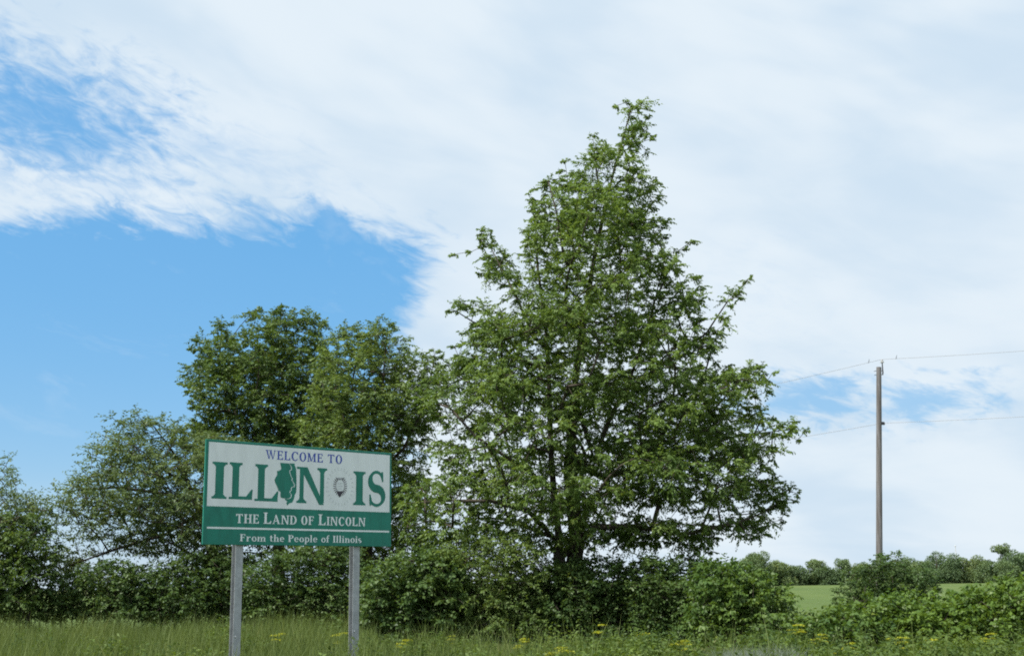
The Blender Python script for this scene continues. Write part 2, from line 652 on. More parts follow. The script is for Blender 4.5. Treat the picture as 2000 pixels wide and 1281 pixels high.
def make_tree(name, label, cat, group, base, dist, poly, limbs, leafmat, seed, bough=1.3, tips=8, spread=(0.85, 0.85, 0.42),
              depth_max=4.5, holes=(), r_max=0.3, spray=None, inset=0.18, edge_tips=0.55, centre_off=0.0, r_tip=0.010, crown='crown', wood='trunk', climb=0.7, side=0.35, edge_inset=0.10):
    """a tree with its own limbs; poly is the crown outline in photo pixels, carried to its distance and given depth"""
    rng = np.random.default_rng(seed)
    b = at(base[0], base[1], dist)
    b.z = 0.0
    root = empty(name, b, label, cat, group)
    B = np.array(b)

    def flat(px, py):
        q = at(px, py, dist)
        return (q.x - B[0], q.z)
    P2 = np.array([flat(*q) for q in poly])
    lo, hi = P2.min(0), P2.max(0)
    N = int(60 * (hi - lo).prod() / (bough * bough) + 400)
    c2 = rng.uniform(lo, hi, (N, 2))
    e = poly_edge_dist(c2, P2)
    k = e > inset
    c2, e = c2[k], e[k]
    inr = max(e.max(), 0.3)
    Rr = min(depth_max, inr * 1.25)

    def half_depth(e):
        ee = np.minimum(e, Rr)
        return np.sqrt(np.maximum(ee * (2 * Rr - ee), 0.0))
    hd = np.minimum(half_depth(e) * 0.92, 1.7 * e + 0.12)
    yy = rng.uniform(-1, 1, len(c2)) * hd + centre_off
    C = np.stack([c2[:, 0], yy, c2[:, 1]], 1)
    if len(holes):
        w = np.ones(len(C))
        for (hx, hy, hrx, hry, strength) in holes:
            q = flat(hx, hy)
            s = dist / FPX
            dd = ((C[:, 0] - q[0]) / (hrx * s)) ** 2 + ((C[:, 2] - q[1]) / (hry * s)) ** 2
            w *= np.where(dd < 1, 1 - strength, 1)
        C = C[rng.uniform(0, 1, len(C)) < w]
    C = poisson(C, bough)
    # boughs near the outline keep the outline
    n2 = rng.uniform(lo, hi, (N * 2, 2))
    e2 = poly_edge_dist(n2, P2)
    k = (e2 > edge_inset) & (e2 < inset + 0.25)
    n2, e2 = n2[k], e2[k]
    E = np.stack([n2[:, 0], rng.uniform(-1, 1, len(n2)) * np.minimum(half_depth(e2) * 0.6, 1.2 * e2) + centre_off, n2[:, 1]], 1)
    E = poisson(E, edge_tips)
    sk = Skeleton()
    sk.add((0, 0, -0.15), -1)
    names = {0: 0}
    for li, (par, pts) in enumerate(limbs, 1):
        loc = []
        for q in pts:
            x, z = flat(q[0], q[1])
            loc.append((x, q[2] if len(q) > 2 else 0.0, z))
        start = names[par] if isinstance(par, int) else None
        if start is None:                      # (limb, fraction) start part way along an earlier limb
            a, bnd = names[('range', par[0])]
            start = int(a + (bnd - a) * par[1])
        n0 = len(sk.p)
        names[li] = sk.path(loc, start)
        names[('range', li)] = (n0, len(sk.p) - 1)
    bid = sk.attach(C, rng, climb=climb)
    # tips around every bough, flattened so that foliage lies in layers
    nt = rng.poisson(tips, len(C)).clip(3)
    T = np.repeat(C, nt, 0) + rng.normal(0, 1, (nt.sum(), 3)) * np.array(spread)
    ee = poly_edge_dist(T[:, [0, 2]], P2)
    T = T[ee > inset * 0.75]
    nT = len(T)
    T = np.concatenate([T, E])
    n_before = len(sk.p)
    tid = sk.attach(T, rng, step=0.5, wlen=0.03, climb=0.4, sag=0.06)
    cnt = sk.counts()
    thin = [i for i in range(1, len(sk.p)) if cnt[i] <= 3 and rng.uniform() < side]
    for li in range(1, len(limbs) + 1):
        r0, r1 = names[('range', li)]
        thin += [i for i in range(r0, r1 + 1) if cnt[i] <= 6]
    short = sorted(set(tid[nT:]) | set(thin))
    tid = sorted(set(tid[:nT]) - set(short))
    ntip = len(tid)
    tid = tid + short
    tips_p = np.array([sk.p[i] for i in tid])
    par_p = np.array([sk.p[sk.par[i]] for i in tid])
    dirs = unit(tips_p - par_p)
    out = tips_p - np.array([0, centre_off, (lo[1] + hi[1]) / 2])
    dirs = unit(dirs + 0.5 * unit(out))
    sp = dict(spray or {})
    V, F, tint, t0, t1 = sprays(tips_p[:ntip], dirs[:ntip], rng, **sp)
    tl = sp.get('tlen', (0.35, 0.7))
    sp.update(tlen=(tl[0] * 0.5, tl[1] * 0.55), twigs=max(3, sp.get('twigs', 5) - 1))
    V2, F2, tint2, t0, t1 = sprays(tips_p[ntip:], dirs[ntip:], rng, **sp)
    F = np.concatenate([F, F2 + len(V)])
    V = np.concatenate([V, V2])
    tint = np.concatenate([tint, tint2])
    sk.build(wood, M['bark'], root, r_max=r_max, r_tip=r_tip)
    mesh_np(crown, V, F, leafmat, root, tint)
    return root


def make_bush(name, label, group, poly, dist, leafmat, seed, bough=0.50, tips=7, depth_max=1.6, spray=None, cat='bush', spread=(0.32, 0.32, 0.22), inset=0.06, dense=1.0):
    """a shrub: stems fanning from the ground, leafy shoots over the whole volume"""
    rng = np.random.default_rng(seed)
    xs = [p[0] for p in poly]
    ys = [p[1] for p in poly]
    b = at((min(xs) + max(xs)) / 2, max(ys), dist)
    b.z = 0.0
    root = empty(name, b, label, cat, group)
    B = np.array(b)

    def flat(px, py):
        q = at(px, py, dist)
        return (q.x - B[0], max(q.z, 0.03))
    P2 = np.array([flat(*q) for q in poly])
    lo, hi = P2.min(0), P2.max(0)
    N = int(70 * (hi - lo).prod() / (bough * bough) + 300)
    c2 = rng.uniform(lo, hi, (N, 2))
    e = poly_edge_dist(c2, P2)
    # the foot of the outline is not an edge: the shrub stands on the ground there
    k = e > inset
    c2, e = c2[k], e[k]
    Rr = min(depth_max, max((hi - lo)[0] * 0.5, 0.4))
    h = np.clip((hi[1] - c2[:, 1]) / max(hi[1] - lo[1], 0.1), 0, 1)
    ex = np.maximum(e, np.minimum(c2[:, 0] - lo[0], hi[0] - c2[:, 0]) * np.minimum(1, h * 1.5))
    hd = np.sqrt(np.clip(np.minimum(ex, Rr) * (2 * Rr - np.minimum(ex, Rr)), 0, None))
    C = np.stack([c2[:, 0], rng.uniform(-1, 1, len(c2)) * hd * 0.95, c2[:, 1]], 1)
    C = poisson(C, bough)
    sk = Skeleton()
    ns = max(3, int((hi - lo)[0] * 1.2))
    roots = []
    for i in range(ns):
        x = lo[0] + (hi[0] - lo[0]) * (i + 0.5) / ns + rng.normal(0, 0.1)
        y = rng.uniform(-0.5, 0.5) * Rr * 0.6
        k = sk.add((x * 0.75, y * 0.7, -0.1), -1)
        sk.path([(x * 0.85, y, (hi[1] - lo[1]) * 0.35)], k)
    sk.attach(C, rng, climb=0.9, wlen=0.05)
    nt = rng.poisson(tips, len(C)).clip(2)
    T = np.repeat(C, nt, 0) + rng.normal(0, 1, (nt.sum(), 3)) * np.array(spread)
    T = T[(poly_edge_dist(T[:, [0, 2]], P2) > 0.02) & (T[:, 2] > 0.05)]
    tid = sk.attach(T, rng, step=0.4, wlen=0.02, climb=0.3)
    tp = np.array([sk.p[i] for i in tid])
    pp = np.array([sk.p[sk.par[i]] for i in tid])
    dirs = unit(unit(tp - pp) + 0.6 * unit(tp - np.array([0, 0, lo[1] + 0.2])))
    sp = dict(twigs=4, leaves=7, tlen=(0.20, 0.42), leaf=(0.09, 0.15), ratio=0.62, droop=0.3, hang=0.35, spread=0.7)
    sp.update(spray or {})
    V, F, tint, t0, t1 = sprays(tp, dirs, rng, **sp)
    V[:, 2] = np.maximum(V[:, 2], 0.01)
    sk.build('stem', M['bark'], root, r_max=0.05, r_tip=0.005)
    mesh_np('foliage', V, F, leafmat, root, tint)
    return root


# ------------------------------------------------------------------ ground
def sheet_grid(name, x0, x1, y0, y1, nx, ny, z, mat, kind='structure', amp=0.0, seed=1):
    xs, ys = np.linspace(x0, x1, nx), np.linspace(y0, y1, ny)
    X, Y = np.meshgrid(xs, ys)
    Z = np.full_like(X, z) + amp * (np.sin(X * 0.9 + 1.3) * np.cos(Y * 0.7) + np.sin(X * 0.31 + Y * 0.23 + seed)) * 0.5
    V = np.stack([X, Y, Z], -1).reshape(-1, 3)
    i = np.arange((ny - 1) * nx).reshape(ny - 1, nx)[:, :-1].ravel()
    F = np.stack([i, i + 1, i + nx + 1, i + nx], 1)
    o = mesh_np(name, V, F, mat, smooth=True)
    o['kind'] = kind
    return o


def ground_mat(name, c1, c2, c3, s1, s2, stretch=(1, 1, 1)):
    m, t, b = new_mat(name)
    co = t.node('ShaderNodeTexCoord')
    mp = t.node('ShaderNodeMapping')
    mp.inputs['Scale'].default_value = stretch
    t.l.new(co.outputs['Object'], mp.inputs[0])
    n1 = t.smooth(t.noise(mp.outputs[0], s1, 6, 0.6), 0.3, 0.7)
    n2 = t.smooth(t.noise(mp.outputs[0], s2, 5, 0.65), 0.35, 0.7)
    c = t.mix(n1, c1 + (1,), c2 + (1,))
    c = t.mix(t.math('MULTIPLY', n2, 0.5), c, c3 + (1,))
    t.l.new(c, b.inputs['Base Color'])
    b.inputs['Roughness'].default_value = 0.95
    b.inputs['Specular IOR Level'].default_value = 0.1
    bp = t.node('ShaderNodeBump')
    bp.inputs['Strength'].default_value = 0.5
    bp.inputs['Distance'].default_value = 0.15
    t.l.new(n2, bp.inputs['Height'])
    t.l.new(bp.outputs[0], b.inputs['Normal'])
    return m


sheet_grid('ground', -1600, 1600, -300, 4000, 40, 40, -0.03,
           ground_mat('ground_grass', (0.055, 0.085, 0.025), (0.10, 0.13, 0.035), (0.13, 0.12, 0.05), 0.4, 3.0))
sheet_grid('verge', -60, 60, 2, 56, 121, 55, 0.0,
           ground_mat('verge_soil', (0.050, 0.070, 0.022), (0.095, 0.115, 0.035), (0.11, 0.095, 0.05), 0.6, 4.0), amp=0.05)
sheet_grid('crop_field', -500, 700, 58, 345, 50, 50, -0.022,
           ground_mat('crop_green', (0.082, 0.128, 0.036), (0.112, 0.155, 0.046), (0.075, 0.105, 0.035), 0.05, 0.9, (1, 0.3, 1)))

# ------------------------------------------------------------------ welcome sign
H_SIGN = 1.83


def edge_at(top, bot, h):
    a, b = ray(*top), ray(*bot)
    # distance at which the two rays are h apart in height (same world x,y assumed close)
    t = h / (a.z / a.y - b.z / b.y)
    return at(top[0], top[1], t), at(bot[0], bot[1], t)


TL, BL = edge_at((403, 857), (395, 1063), H_SIGN)
TR, BR = edge_at((765.5, 884.5), (763, 1067), H_SIGN)
LX, RX = (TL + BL) / 2, (TR + BR) / 2
W_SIGN = math.hypot(RX.x - LX.x, RX.y - LX.y)
SIGN_RZ = math.atan2(RX.y - LX.y, RX.x - LX.x)
Z_BOT = (BL.z + BR.z) / 2
print('SIGN', W_SIGN, LX, RX, Z_BOT, SIGN_RZ)
mid = (LX + RX) / 2
sign = empty('welcome_sign', (mid.x, mid.y, 0), 'green and white state welcome sign on two grey steel posts', 'sign', None, SIGN_RZ)
# local frame: x along the board, -y towards the reader, z up


def homography(src, dst):
    A = []
    for (x, y), (u, v) in zip(src, dst):
        A.append([x, y, 1, 0, 0, 0, -u * x, -u * y, -u])
        A.append([0, 0, 0, x, y, 1, -v * x, -v * y, -v])
    _, _, vt = np.linalg.svd(np.array(A, float))
    return vt[-1].reshape(3, 3)


# board coordinates (metres from lower left corner) of points measured on the photographed board
HOM = homography([(110, 82), (1885, 222), (1866, 1108), (66, 1092)], [(0, H_SIGN), (W_SIGN, H_SIGN), (W_SIGN, 0), (0, 0)])


def brd(x, y):
    q = HOM @ np.array([x, y, 1.0])
    return q[0] / q[2], q[1] / q[2]


def on_board(u, v, lift):
    return (u - W_SIGN / 2, -lift, v + Z_BOT)


TH = 0.035
bx0, bx1 = -W_SIGN / 2, W_SIGN / 2
v, f = box(bx0, 0.0, Z_BOT, bx1, TH, Z_BOT + H_SIGN)
panel = mesh_py('panel', v, f, M['sign_green'], sign)
bev = panel.modifiers.new('bevel', 'BEVEL')
bev.width = 0.006
bev.segments = 2


def board_poly(name, pts, mat, lift, parent):
    """a flat printed shape on the board, 1.5 mm thick"""
    from mathutils.geometry import tessellate_polygon
    P = [Vector(on_board(u, v, lift)) for u, v in pts]
    tri = tessellate_polygon([P])
    F = []
    for t in tri:
        a, b, c = t
        nz = (P[b] - P[a]).cross(P[c] - P[a])
        F.append((a, b, c) if nz.y < 0 else (a, c, b))
    return mesh_py(name, P, F, mat, parent)


# white field, bottom band line
fw = [brd(138, 100), brd(1866, 238), brd(1852, 786), brd(106, 722)]
u0, u1 = 0.058, W_SIGN - 0.045
v_top = H_SIGN - 0.045
v_bot = (fw[2][1] + fw[3][1]) / 2
board_poly('white_field', [(u0, v_bot), (u1, v_bot), (u1, v_top), (u0, v_top)], M['sign_white'], 0.0015, panel)
l0 = brd(100, 928)
l1 = brd(1850, 968)
lv = (l0[1] + l1[1]) / 2
board_poly('white_line', [(0.075, lv - 0.016), (W_SIGN - 0.05, lv - 0.016), (W_SIGN - 0.05, lv + 0.016), (0.075, lv + 0.016)], M['sign_white'], 0.0015, panel)

# ---- serif letters, drawn from strokes; unit = cap height


class Glyph:
    def __init__(self, t=0.19, s=0.085, sh=0.06, se=0.09):
        self.t, self.s, self.sh, self.se = t, s, sh, se
        self.q = []

    def poly(self, *pts):
        self.q.append(list(pts))

    def rect(self, x0, y0, x1, y1):
        self.poly((x0, y0), (x1, y0), (x1, y1), (x0, y1))

    def serif(self, xc0, xc1, y, top=False):
        """bracketed slab under or over a stem spanning xc0..xc1"""
        e, h = self.se, self.sh
        if top:
            self.rect(xc0 - e, y - h, xc1 + e, y)
            self.poly((xc0 - e * 0.6, y - h), (xc0, y - h * 2.1), (xc1, y - h * 2.1), (xc1 + e * 0.6, y - h))
        else:
            self.rect(xc0 - e, y, xc1 + e, y + h)
            self.poly((xc0 - e * 0.6, y + h), (xc1 + e * 0.6, y + h), (xc1, y + h * 2.1), (xc0, y + h * 2.1))

    def arc(self, cx, cy, rx, ry, wx, wy, a0, a1, n=20):
        """elliptic band: outer radii rx, ry; thickness wx at the sides, wy at top and bottom"""
        for i in range(n):
            p = []
            for a in (a0 + (a1 - a0) * i / n, a0 + (a1 - a0) * (i + 1) / n):
                a = R(a)
                p.append((cx + rx * math.cos(a), cy + ry * math.sin(a), cx + (rx - wx) * math.cos(a), cy + (ry - wy) * math.sin(a)))
            self.poly((p[0][0], p[0][1]), (p[1][0], p[1][1]), (p[1][2], p[1][3]), (p[0][2], p[0][3]))

    def path(self, pts, widths):
        L = []
        for i, (x, y) in enumerate(pts):
            a, b = pts[max(i - 1, 0)], pts[min(i + 1, len(pts) - 1)]
            d = Vector((b[0] - a[0], b[1] - a[1])).normalized()
            w = widths[i] / 2
            L.append(((x - d.y * w, y + d.x * w), (x + d.y * w, y - d.x * w)))
        for a, b in zip(L[:-1], L[1:]):
            self.poly(a[0], b[0], b[1], a[1])


def glyph(ch, t=0.19, w=1.0):
    """returns (polygons, advance width)"""
    g = Glyph(t=t)
    s, sh, se = g.s, g.sh, g.se
    x0 = se
    xh = 0.68

    def arm(x, y, L, up):
        g.rect(x, y, x + L, y + s)
        if up > 0:
            g.poly((x + L, y + s), (x + L * 0.55, y + s), (x + L - 0.02, y + s + 0.20), (x + L + 0.015, y + s + 0.20))
        elif up < 0:
            g.poly((x + L, y), (x + L + 0.015, y - 0.17), (x + L - 0.025, y - 0.17), (x + L * 0.6, y))
    if ch == 'I':
        g.rect(x0, 0, x0 + t, 1); g.serif(x0, x0 + t, 0); g.serif(x0, x0 + t, 1, True)
        return g.q, t + 2 * se
    if ch == 'L':
        g.rect(x0, 0, x0 + t, 1); g.serif(x0, x0 + t, 1, True); g.rect(x0 - se, 0, x0, sh)
        arm(x0 + t, 0, 0.40, 1)
        return g.q, x0 + t + 0.43
    if ch in 'EF':
        g.rect(x0, 0, x0 + t, 1); g.rect(x0 - se, 1 - sh, x0, 1)
        arm(x0 + t, 1 - s, 0.36, -1)
        arm(x0 + t, 0.49, 0.24, 0)
        g.rect(x0 + t + 0.20, 0.40, x0 + t + 0.25, 0.665)
        if ch == 'E':
            g.rect(x0 - se, 0, x0, sh); arm(x0 + t, 0, 0.40, 1)
        else:
            g.serif(x0, x0 + t, 0)
        return g.q, x0 + t + 0.43
    if ch == 'T':
        c = 0.40
        g.rect(c - t / 2, 0, c + t / 2, 1 - s); g.serif(c - t / 2, c + t / 2, 0)
        g.rect(0.03, 1 - s, 0.77, 1)
        g.poly((0.03, 1 - s), (0.015, 0.74), (0.055, 0.74), (0.19, 1 - s))
        g.poly((0.77, 1 - s), (0.61, 1 - s), (0.745, 0.74), (0.785, 0.74))
        return g.q, 0.82
    if ch == 'H':
        x1 = x0 + t + 0.32
        for x in (x0, x1):
            g.rect(x, 0, x + t, 1); g.serif(x, x + t, 0); g.serif(x, x + t, 1, True)
        g.rect(x0 + t, 0.47, x1, 0.47 + s)
        return g.q, x1 + t + se
    if ch == 'N':
        n = t * 0.62
        x1 = x0 + 0.62
        g.rect(x0, 0, x0 + n, 0.98); g.serif(x0, x0 + n, 0)
        g.rect(x1, 0.02, x1 + n, 1); g.serif(x1, x1 + n, 1, True)
        g.rect(x0 - se, 1 - sh, x0 + n, 1)
        g.poly((x0, 1), (x0 + t * 1.15, 1), (x1 + n, -0.03), (x1 + n - t * 0.72, -0.03))
        return g.q, x1 + n + se
    if ch == 'M':
        n = t * 0.6
        x1 = x0 + 0.66
        g.rect(x0, 0, x0 + n, 1); g.serif(x0, x0 + n, 0)
        g.rect(x1, 0, x1 + t, 1); g.serif(x1, x1 + t, 0)
        c = (x0 + x1 + n) / 2
        g.poly((x0, 1), (x0 + t, 1), (c + t * 0.35, 0.05), (c - t * 0.45, 0.05))
        g.poly((x1, 1), (x1 + t * 0.5, 1), (c + t * 0.2, 0.05), (c - t * 0.15, 0.05))
        g.rect(x0 - se, 1 - sh, x0, 1); g.rect(x1 + t, 1 - sh, x1 + t + se, 1)
        return g.q, x1 + t + se
    if ch == 'W':
        n = t * 0.5
        a = 0.06
        g.poly((a, 1), (a + t, 1), (a + 0.34 + t * 0.15, 0), (a + 0.34 - t * 0.35, 0))
        g.poly((a + 0.46, 0.98), (a + 0.46 + n, 0.98), (a + 0.34 + t * 0.15, 0), (a + 0.34 - t * 0.1, 0))
        g.poly((a + 0.38, 1), (a + 0.38 + t, 1), (a + 0.74 + t * 0.15, 0), (a + 0.74 - t * 0.35, 0))
        g.poly((a + 0.90, 1), (a + 0.90 + n, 1), (a + 0.74 + t * 0.15, 0), (a + 0.74 - t * 0.1, 0))
        g.rect(0, 1 - sh, a + t + 0.08, 1); g.rect(a + 0.30, 1 - sh, a + 0.64, 1); g.rect(a + 0.82, 1 - sh, a + 1.06, 1)
        return g.q, a + 1.07
    if ch == 'A':
        n = t * 0.5
        g.poly((0.09, 0), (0.09 + n, 0), (0.42 + n * 0.4, 1.0), (0.40 - n * 0.3, 1.0))
        g.poly((0.66, 0), (0.66 + t, 0), (0.42 + t * 0.35, 1.02), (0.42 - t * 0.5, 1.02))
        g.rect(0.22, 0.29, 0.66, 0.29 + s)
        g.rect(0.0, 0, 0.27, sh); g.rect(0.57, 0, 0.94, sh)
        return g.q, 0.94
    if ch == 'O':
        g.arc(0.40, 0.5, 0.38, 0.53, t * 1.1, s * 0.9, 0, 360, 28)
        return g.q, 0.80
    if ch == 'C':
        g.arc(0.42, 0.5, 0.40, 0.53, t * 1.1, s, 48, 312, 26)
        g.poly((0.66, 0.98), (0.72, 0.98), (0.73, 0.68), (0.69, 0.68), (0.60, 0.86))
        g.poly((0.62, 0.12), (0.70, 0.16), (0.74, 0.27), (0.70, 0.29))
        return g.q, 0.78
    if ch == 'D':
        g.rect(x0, 0, x0 + t, 1)
        g.rect(x0 - se, 0, x0, sh); g.rect(x0 - se, 1 - sh, x0, 1)
        c = x0 + t
        g.rect(c, 0, c + 0.12, s); g.rect(c, 1 - s, c + 0.12, 1)
        g.arc(c + 0.10, 0.5, 0.42, 0.5, t * 1.1, s, -90, 90, 18)
        return g.q, c + 0.54
    if ch == 'P':
        g.rect(x0, 0, x0 + t, 1); g.serif(x0, x0 + t, 0); g.rect(x0 - se, 1 - sh, x0, 1)
        c = x0 + t
        g.rect(c, 1 - s, c + 0.10, 1); g.rect(c, 0.46, c + 0.10, 0.46 + s)
        g.arc(c + 0.08, 0.73, 0.31, 0.27, t, s, -90, 90, 16)
        return g.q, c + 0.42
    if ch == 'S':
        pts, wd = [], []
        for i in range(41):
            u = i / 40.0
            if u < 0.5:
                a = 20 + (u / 0.5) * 250            # upper bowl, anticlockwise
                pts.append((0.31 + 0.225 * math.cos(R(a)), 0.735 + 0.235 * math.sin(R(a))))
            else:
                a = 90 - ((u - 0.5) / 0.5) * 250
                pts.append((0.31 + 0.245 * math.cos(R(a)), 0.265 + 0.235 * math.sin(R(a))))
            k = abs(u - 0.5)
            wd.append(s * 1.0 + (t * 1.15 - s) * max(0.0, 1 - (k / 0.27) ** 2))
        g.path(pts, wd)
        g.poly((0.49, 0.98), (0.545, 0.98), (0.555, 0.70), (0.515, 0.70), (0.46, 0.86))
        g.poly((0.06, 0.02), (0.115, 0.02), (0.15, 0.13), (0.095, 0.33), (0.05, 0.33))
        return g.q, 0.62
    tl = t * 0.85
    if ch == 'o':
        g.arc(0.31, xh / 2, 0.30, xh / 2 + 0.015, tl, s, 0, 360, 22)
        return g.q, 0.62
    if ch == 'e':
        g.arc(0.30, xh / 2, 0.29, xh / 2 + 0.015, tl, s, 0, 320, 22)
        g.rect(0.12, xh / 2 - 0.01, 0.585, xh / 2 + 0.065)
        return g.q, 0.60
    if ch in 'li':
        top = 1.04 if ch == 'l' else xh
        g.rect(0.08, 0, 0.08 + tl, top); g.rect(0, 0, 0.16 + tl, sh); g.rect(0, top - sh, 0.08, top)
        if ch == 'i':
            g.arc(0.08 + tl / 2, 0.90, 0.10, 0.10, 0.0999, 0.0999, 0, 360, 12)
        return g.q, 0.17 + tl
    if ch in 'nhmr':
        g.rect(0.08, 0, 0.08 + tl, 1.04 if ch == 'h' else xh)
        y1 = 1.04 if ch == 'h' else xh
        g.rect(0, y1 - sh, 0.08, y1); g.rect(0, 0, 0.16 + tl, sh)
        x = 0.08 + tl
        if ch == 'r':
            g.path([(x - 0.02, 0.40), (x + 0.06, 0.56), (x + 0.16, 0.63), (x + 0.27, 0.58)], [0.08, 0.1, 0.11, 0.17])
            return g.q, x + 0.33
        for _ in range(2 if ch == 'm' else 1):
            g.path([(x - 0.02, 0.44), (x + 0.08, 0.60), (x + 0.20, 0.63), (x + 0.27, 0.50)], [0.06, 0.085, 0.11, 0.13])
            g.rect(x + 0.20, 0, x + 0.20 + tl, 0.52); g.rect(x + 0.12, 0, x + 0.28 + tl, sh)
            x += 0.20 + tl
        return g.q, x + 0.08
    if ch == 't':
        g.rect(0.10, 0.10, 0.10 + tl, 0.88); g.rect(0, xh - s, 0.40, xh)
        g.path([(0.10 + tl * 0.5, 0.14), (0.22 + tl * 0.3, 0.05), (0.40, 0.09)], [tl, 0.11, 0.07])
        return g.q, 0.43
    if ch == 'f':
        g.rect(0.10, 0, 0.10 + tl, 0.84); g.rect(0, xh - s, 0.38, xh); g.rect(0.02, 0, 0.18 + tl, sh)
        g.path([(0.10 + tl * 0.5, 0.80), (0.16 + tl * 0.5, 0.97), (0.33, 1.02), (0.42, 0.95)], [tl, 0.12, 0.09, 0.12])
        return g.q, 0.42
    if ch == 'p':
        g.rect(0.08, -0.30, 0.08 + tl, xh); g.rect(0, -0.30, 0.16 + tl, -0.30 + sh); g.rect(0, xh - sh, 0.08, xh)
        g.arc(0.08 + tl + 0.10, xh / 2, 0.28, xh / 2 + 0.015, tl, s, -130, 130, 18)
        return g.q, 0.08 + tl + 0.40
    if ch == 's':
        pts, wd = [], []
        for i in range(25):
            u = i / 24.0
            if u < 0.5:
                a = 25 + (u / 0.5) * 245
                pts.append((0.22 + 0.15 * math.cos(R(a)), 0.505 + 0.145 * math.sin(R(a))))
            else:
                a = 90 - ((u - 0.5) / 0.5) * 245
                pts.append((0.22 + 0.165 * math.cos(R(a)), 0.18 + 0.15 * math.sin(R(a))))
            wd.append(0.085 + 0.09 * max(0.0, 1 - (abs(u - 0.5) / 0.3) ** 2))
        g.path(pts, wd)
        return g.q, 0.45
    return [], 0.3


def letter(ch, u, v, hcap, sx, mat, lift, parent, t=0.19):
    polys, adv = glyph(ch, t)
    if polys:
        V, F = [], []
        for i, q in enumerate(polys):
            k = len(V)
            dz = lift + 0.00025 * (i % 24)
            V += [on_board(u + p[0] * hcap * sx, v + p[1] * hcap, dz) for p in q]
            a = 0.0
            for j in range(len(q)):
                p0, p1 = q[j], q[(j + 1) % len(q)]
                a += p0[0] * p1[1] - p1[0] * p0[1]
            idx = list(range(k, k + len(q)))
            F.append(tuple(idx if a > 0 else idx[::-1]))
        mesh_py('letter', V, F, mat, parent)
    return adv * hcap * sx


def text_line(chars, ustart, uend, v, hcap, mat, lift, parent, t=0.19, gap=0.07):
    """chars: list of (character, scale of cap height); fitted between ustart and uend"""
    tot = 0.0
    for ch, k in chars:
        tot += (0.42 if ch == ' ' else glyph(ch, t)[1] + gap) * k
    sx = (uend - ustart) / (tot * hcap)
    u = ustart
    for ch, k in chars:
        if ch == ' ':
            u += 0.42 * k * hcap * sx
            continue
        u += letter(ch, u, v, hcap * k, sx, mat, lift, parent, t) + gap * k * hcap * sx


# measured spots on the photographed board, carried to board metres
LIFT = 0.003


def span(xa, ya, xb, yb):
    return brd(xa, ya)[0], brd(xb, yb)[0]


# WELCOME TO (dark blue)
wv0 = (brd(720, 275)[1] + brd(1385, 322)[1]) / 2
wv1 = (brd(700, 190)[1] + brd(1400, 240)[1]) / 2
ua, ub = span(680, 230, 1422, 280)
text_line([(c, 1.0) for c in 'WELCOME TO'], ua, ub, wv0, wv1 - wv0, M['sign_blue'], LIFT, panel, 0.17, 0.09)
# ILLIN IS, each letter at its own place
for ch, xa, xb, yt, yb in (('I', 162, 308, 303, 655), ('L', 328, 562, 312, 662), ('L', 575, 806, 330, 680),
                           ('N', 975, 1265, 358, 700), ('I', 1515, 1632, 396, 716), ('S', 1655, 1816, 392, 728)):
    xm = (xa + xb) / 2
    vb, vt = brd(xm, yb)[1], brd(xm, yt)[1]
    ul, ur = brd(xa, (yt + yb) / 2)[0], brd(xb, (yt + yb) / 2)[0]
    h = vt - vb
    tt = {'I': 0.22, 'L': 0.20, 'N': 0.20, 'S': 0.20}[ch]
    adv = glyph(ch, tt)[1]
    letter(ch, ul, vb, h, (ur - ul) / (adv * h), M['sign_green'], LIFT, panel, tt)
# THE LAND OF LINCOLN (small capitals, larger initials)
ua, ub = span(388, 840, 1632, 880)
lv0 = (brd(430, 886)[1] + brd(1600, 916)[1]) / 2
lv1 = (brd(430, 798)[1] + brd(1600, 838)[1]) / 2
caps = []
for wd in ('THE', 'Land', 'OF', 'Lincoln'):
    if caps:
        caps.append((' ', 1.0))
    for i, c in enumerate(wd):
        caps.append((c.upper(), 1.26 if (i == 0 and wd[0] == 'L') else 1.0))
text_line(caps, ua, ub, lv0, lv1 - lv0, M['sign_white'], LIFT, panel, 0.20, 0.08)
# From the People of Illinois
ua, ub = span(425, 1030, 1588, 1050)
fv0 = (brd(450, 1060)[1] + brd(1560, 1072)[1]) / 2
fv1 = (brd(450, 990)[1] + brd(1350, 1008)[1]) / 2
text_line([(c, 1.0) for c in 'From the People of Illinois'], ua, ub, fv0, fv1 - fv0, M['sign_white'], LIFT, panel, 0.20, 0.06)


# emblem: state outline with a profile in front of it (points measured on a 10.68x enlargement)
def z2(x, y):
    px, py = 520 + x / 10.68, 880 + y / 10.675
    return brd((px - 380) * 4.878, (py - 840) * 4.88)


state = [(300, 255), (470, 268), (610, 270), (600, 300), (632, 370), (640, 600), (636, 760), (630, 870), (598, 930), (585, 1000), (545, 1085), (475, 1105),
         (442, 1150), (418, 1100), (438, 1060), (392, 1028), (400, 960), (430, 700), (330, 420)]
face = [(300, 255), (470, 268), (512, 305), (528, 350), (528, 392), (488, 422), (492, 462), (518, 535), (545, 585), (530, 612), (560, 660), (590, 722), (574, 754),
        (530, 765), (514, 790), (522, 822), (488, 850), (492, 882), (515, 912), (516, 960), (486, 996), (430, 1006), (370, 996), (312, 985), (295, 950), (302, 862),
        (252, 832), (245, 790), (215, 720), (186, 660), (180, 600), (215, 540), (240, 490), (226, 432), (300, 410), (345, 345), (320, 290)]
emb = board_poly('state_emblem', [z2(*p) for p in state], M['sign_green'], LIFT, panel)
board_poly('profile_outline', [z2(x + 15, y + 6) for x, y in face], M['sign_white'], LIFT + 0.0012, emb)
board_poly('profile', [z2(*p) for p in face], M['sign_green'], LIFT + 0.0024, emb)

# seal: ring of dots and a fanned bird emblem
cx, cy = 1545, 760


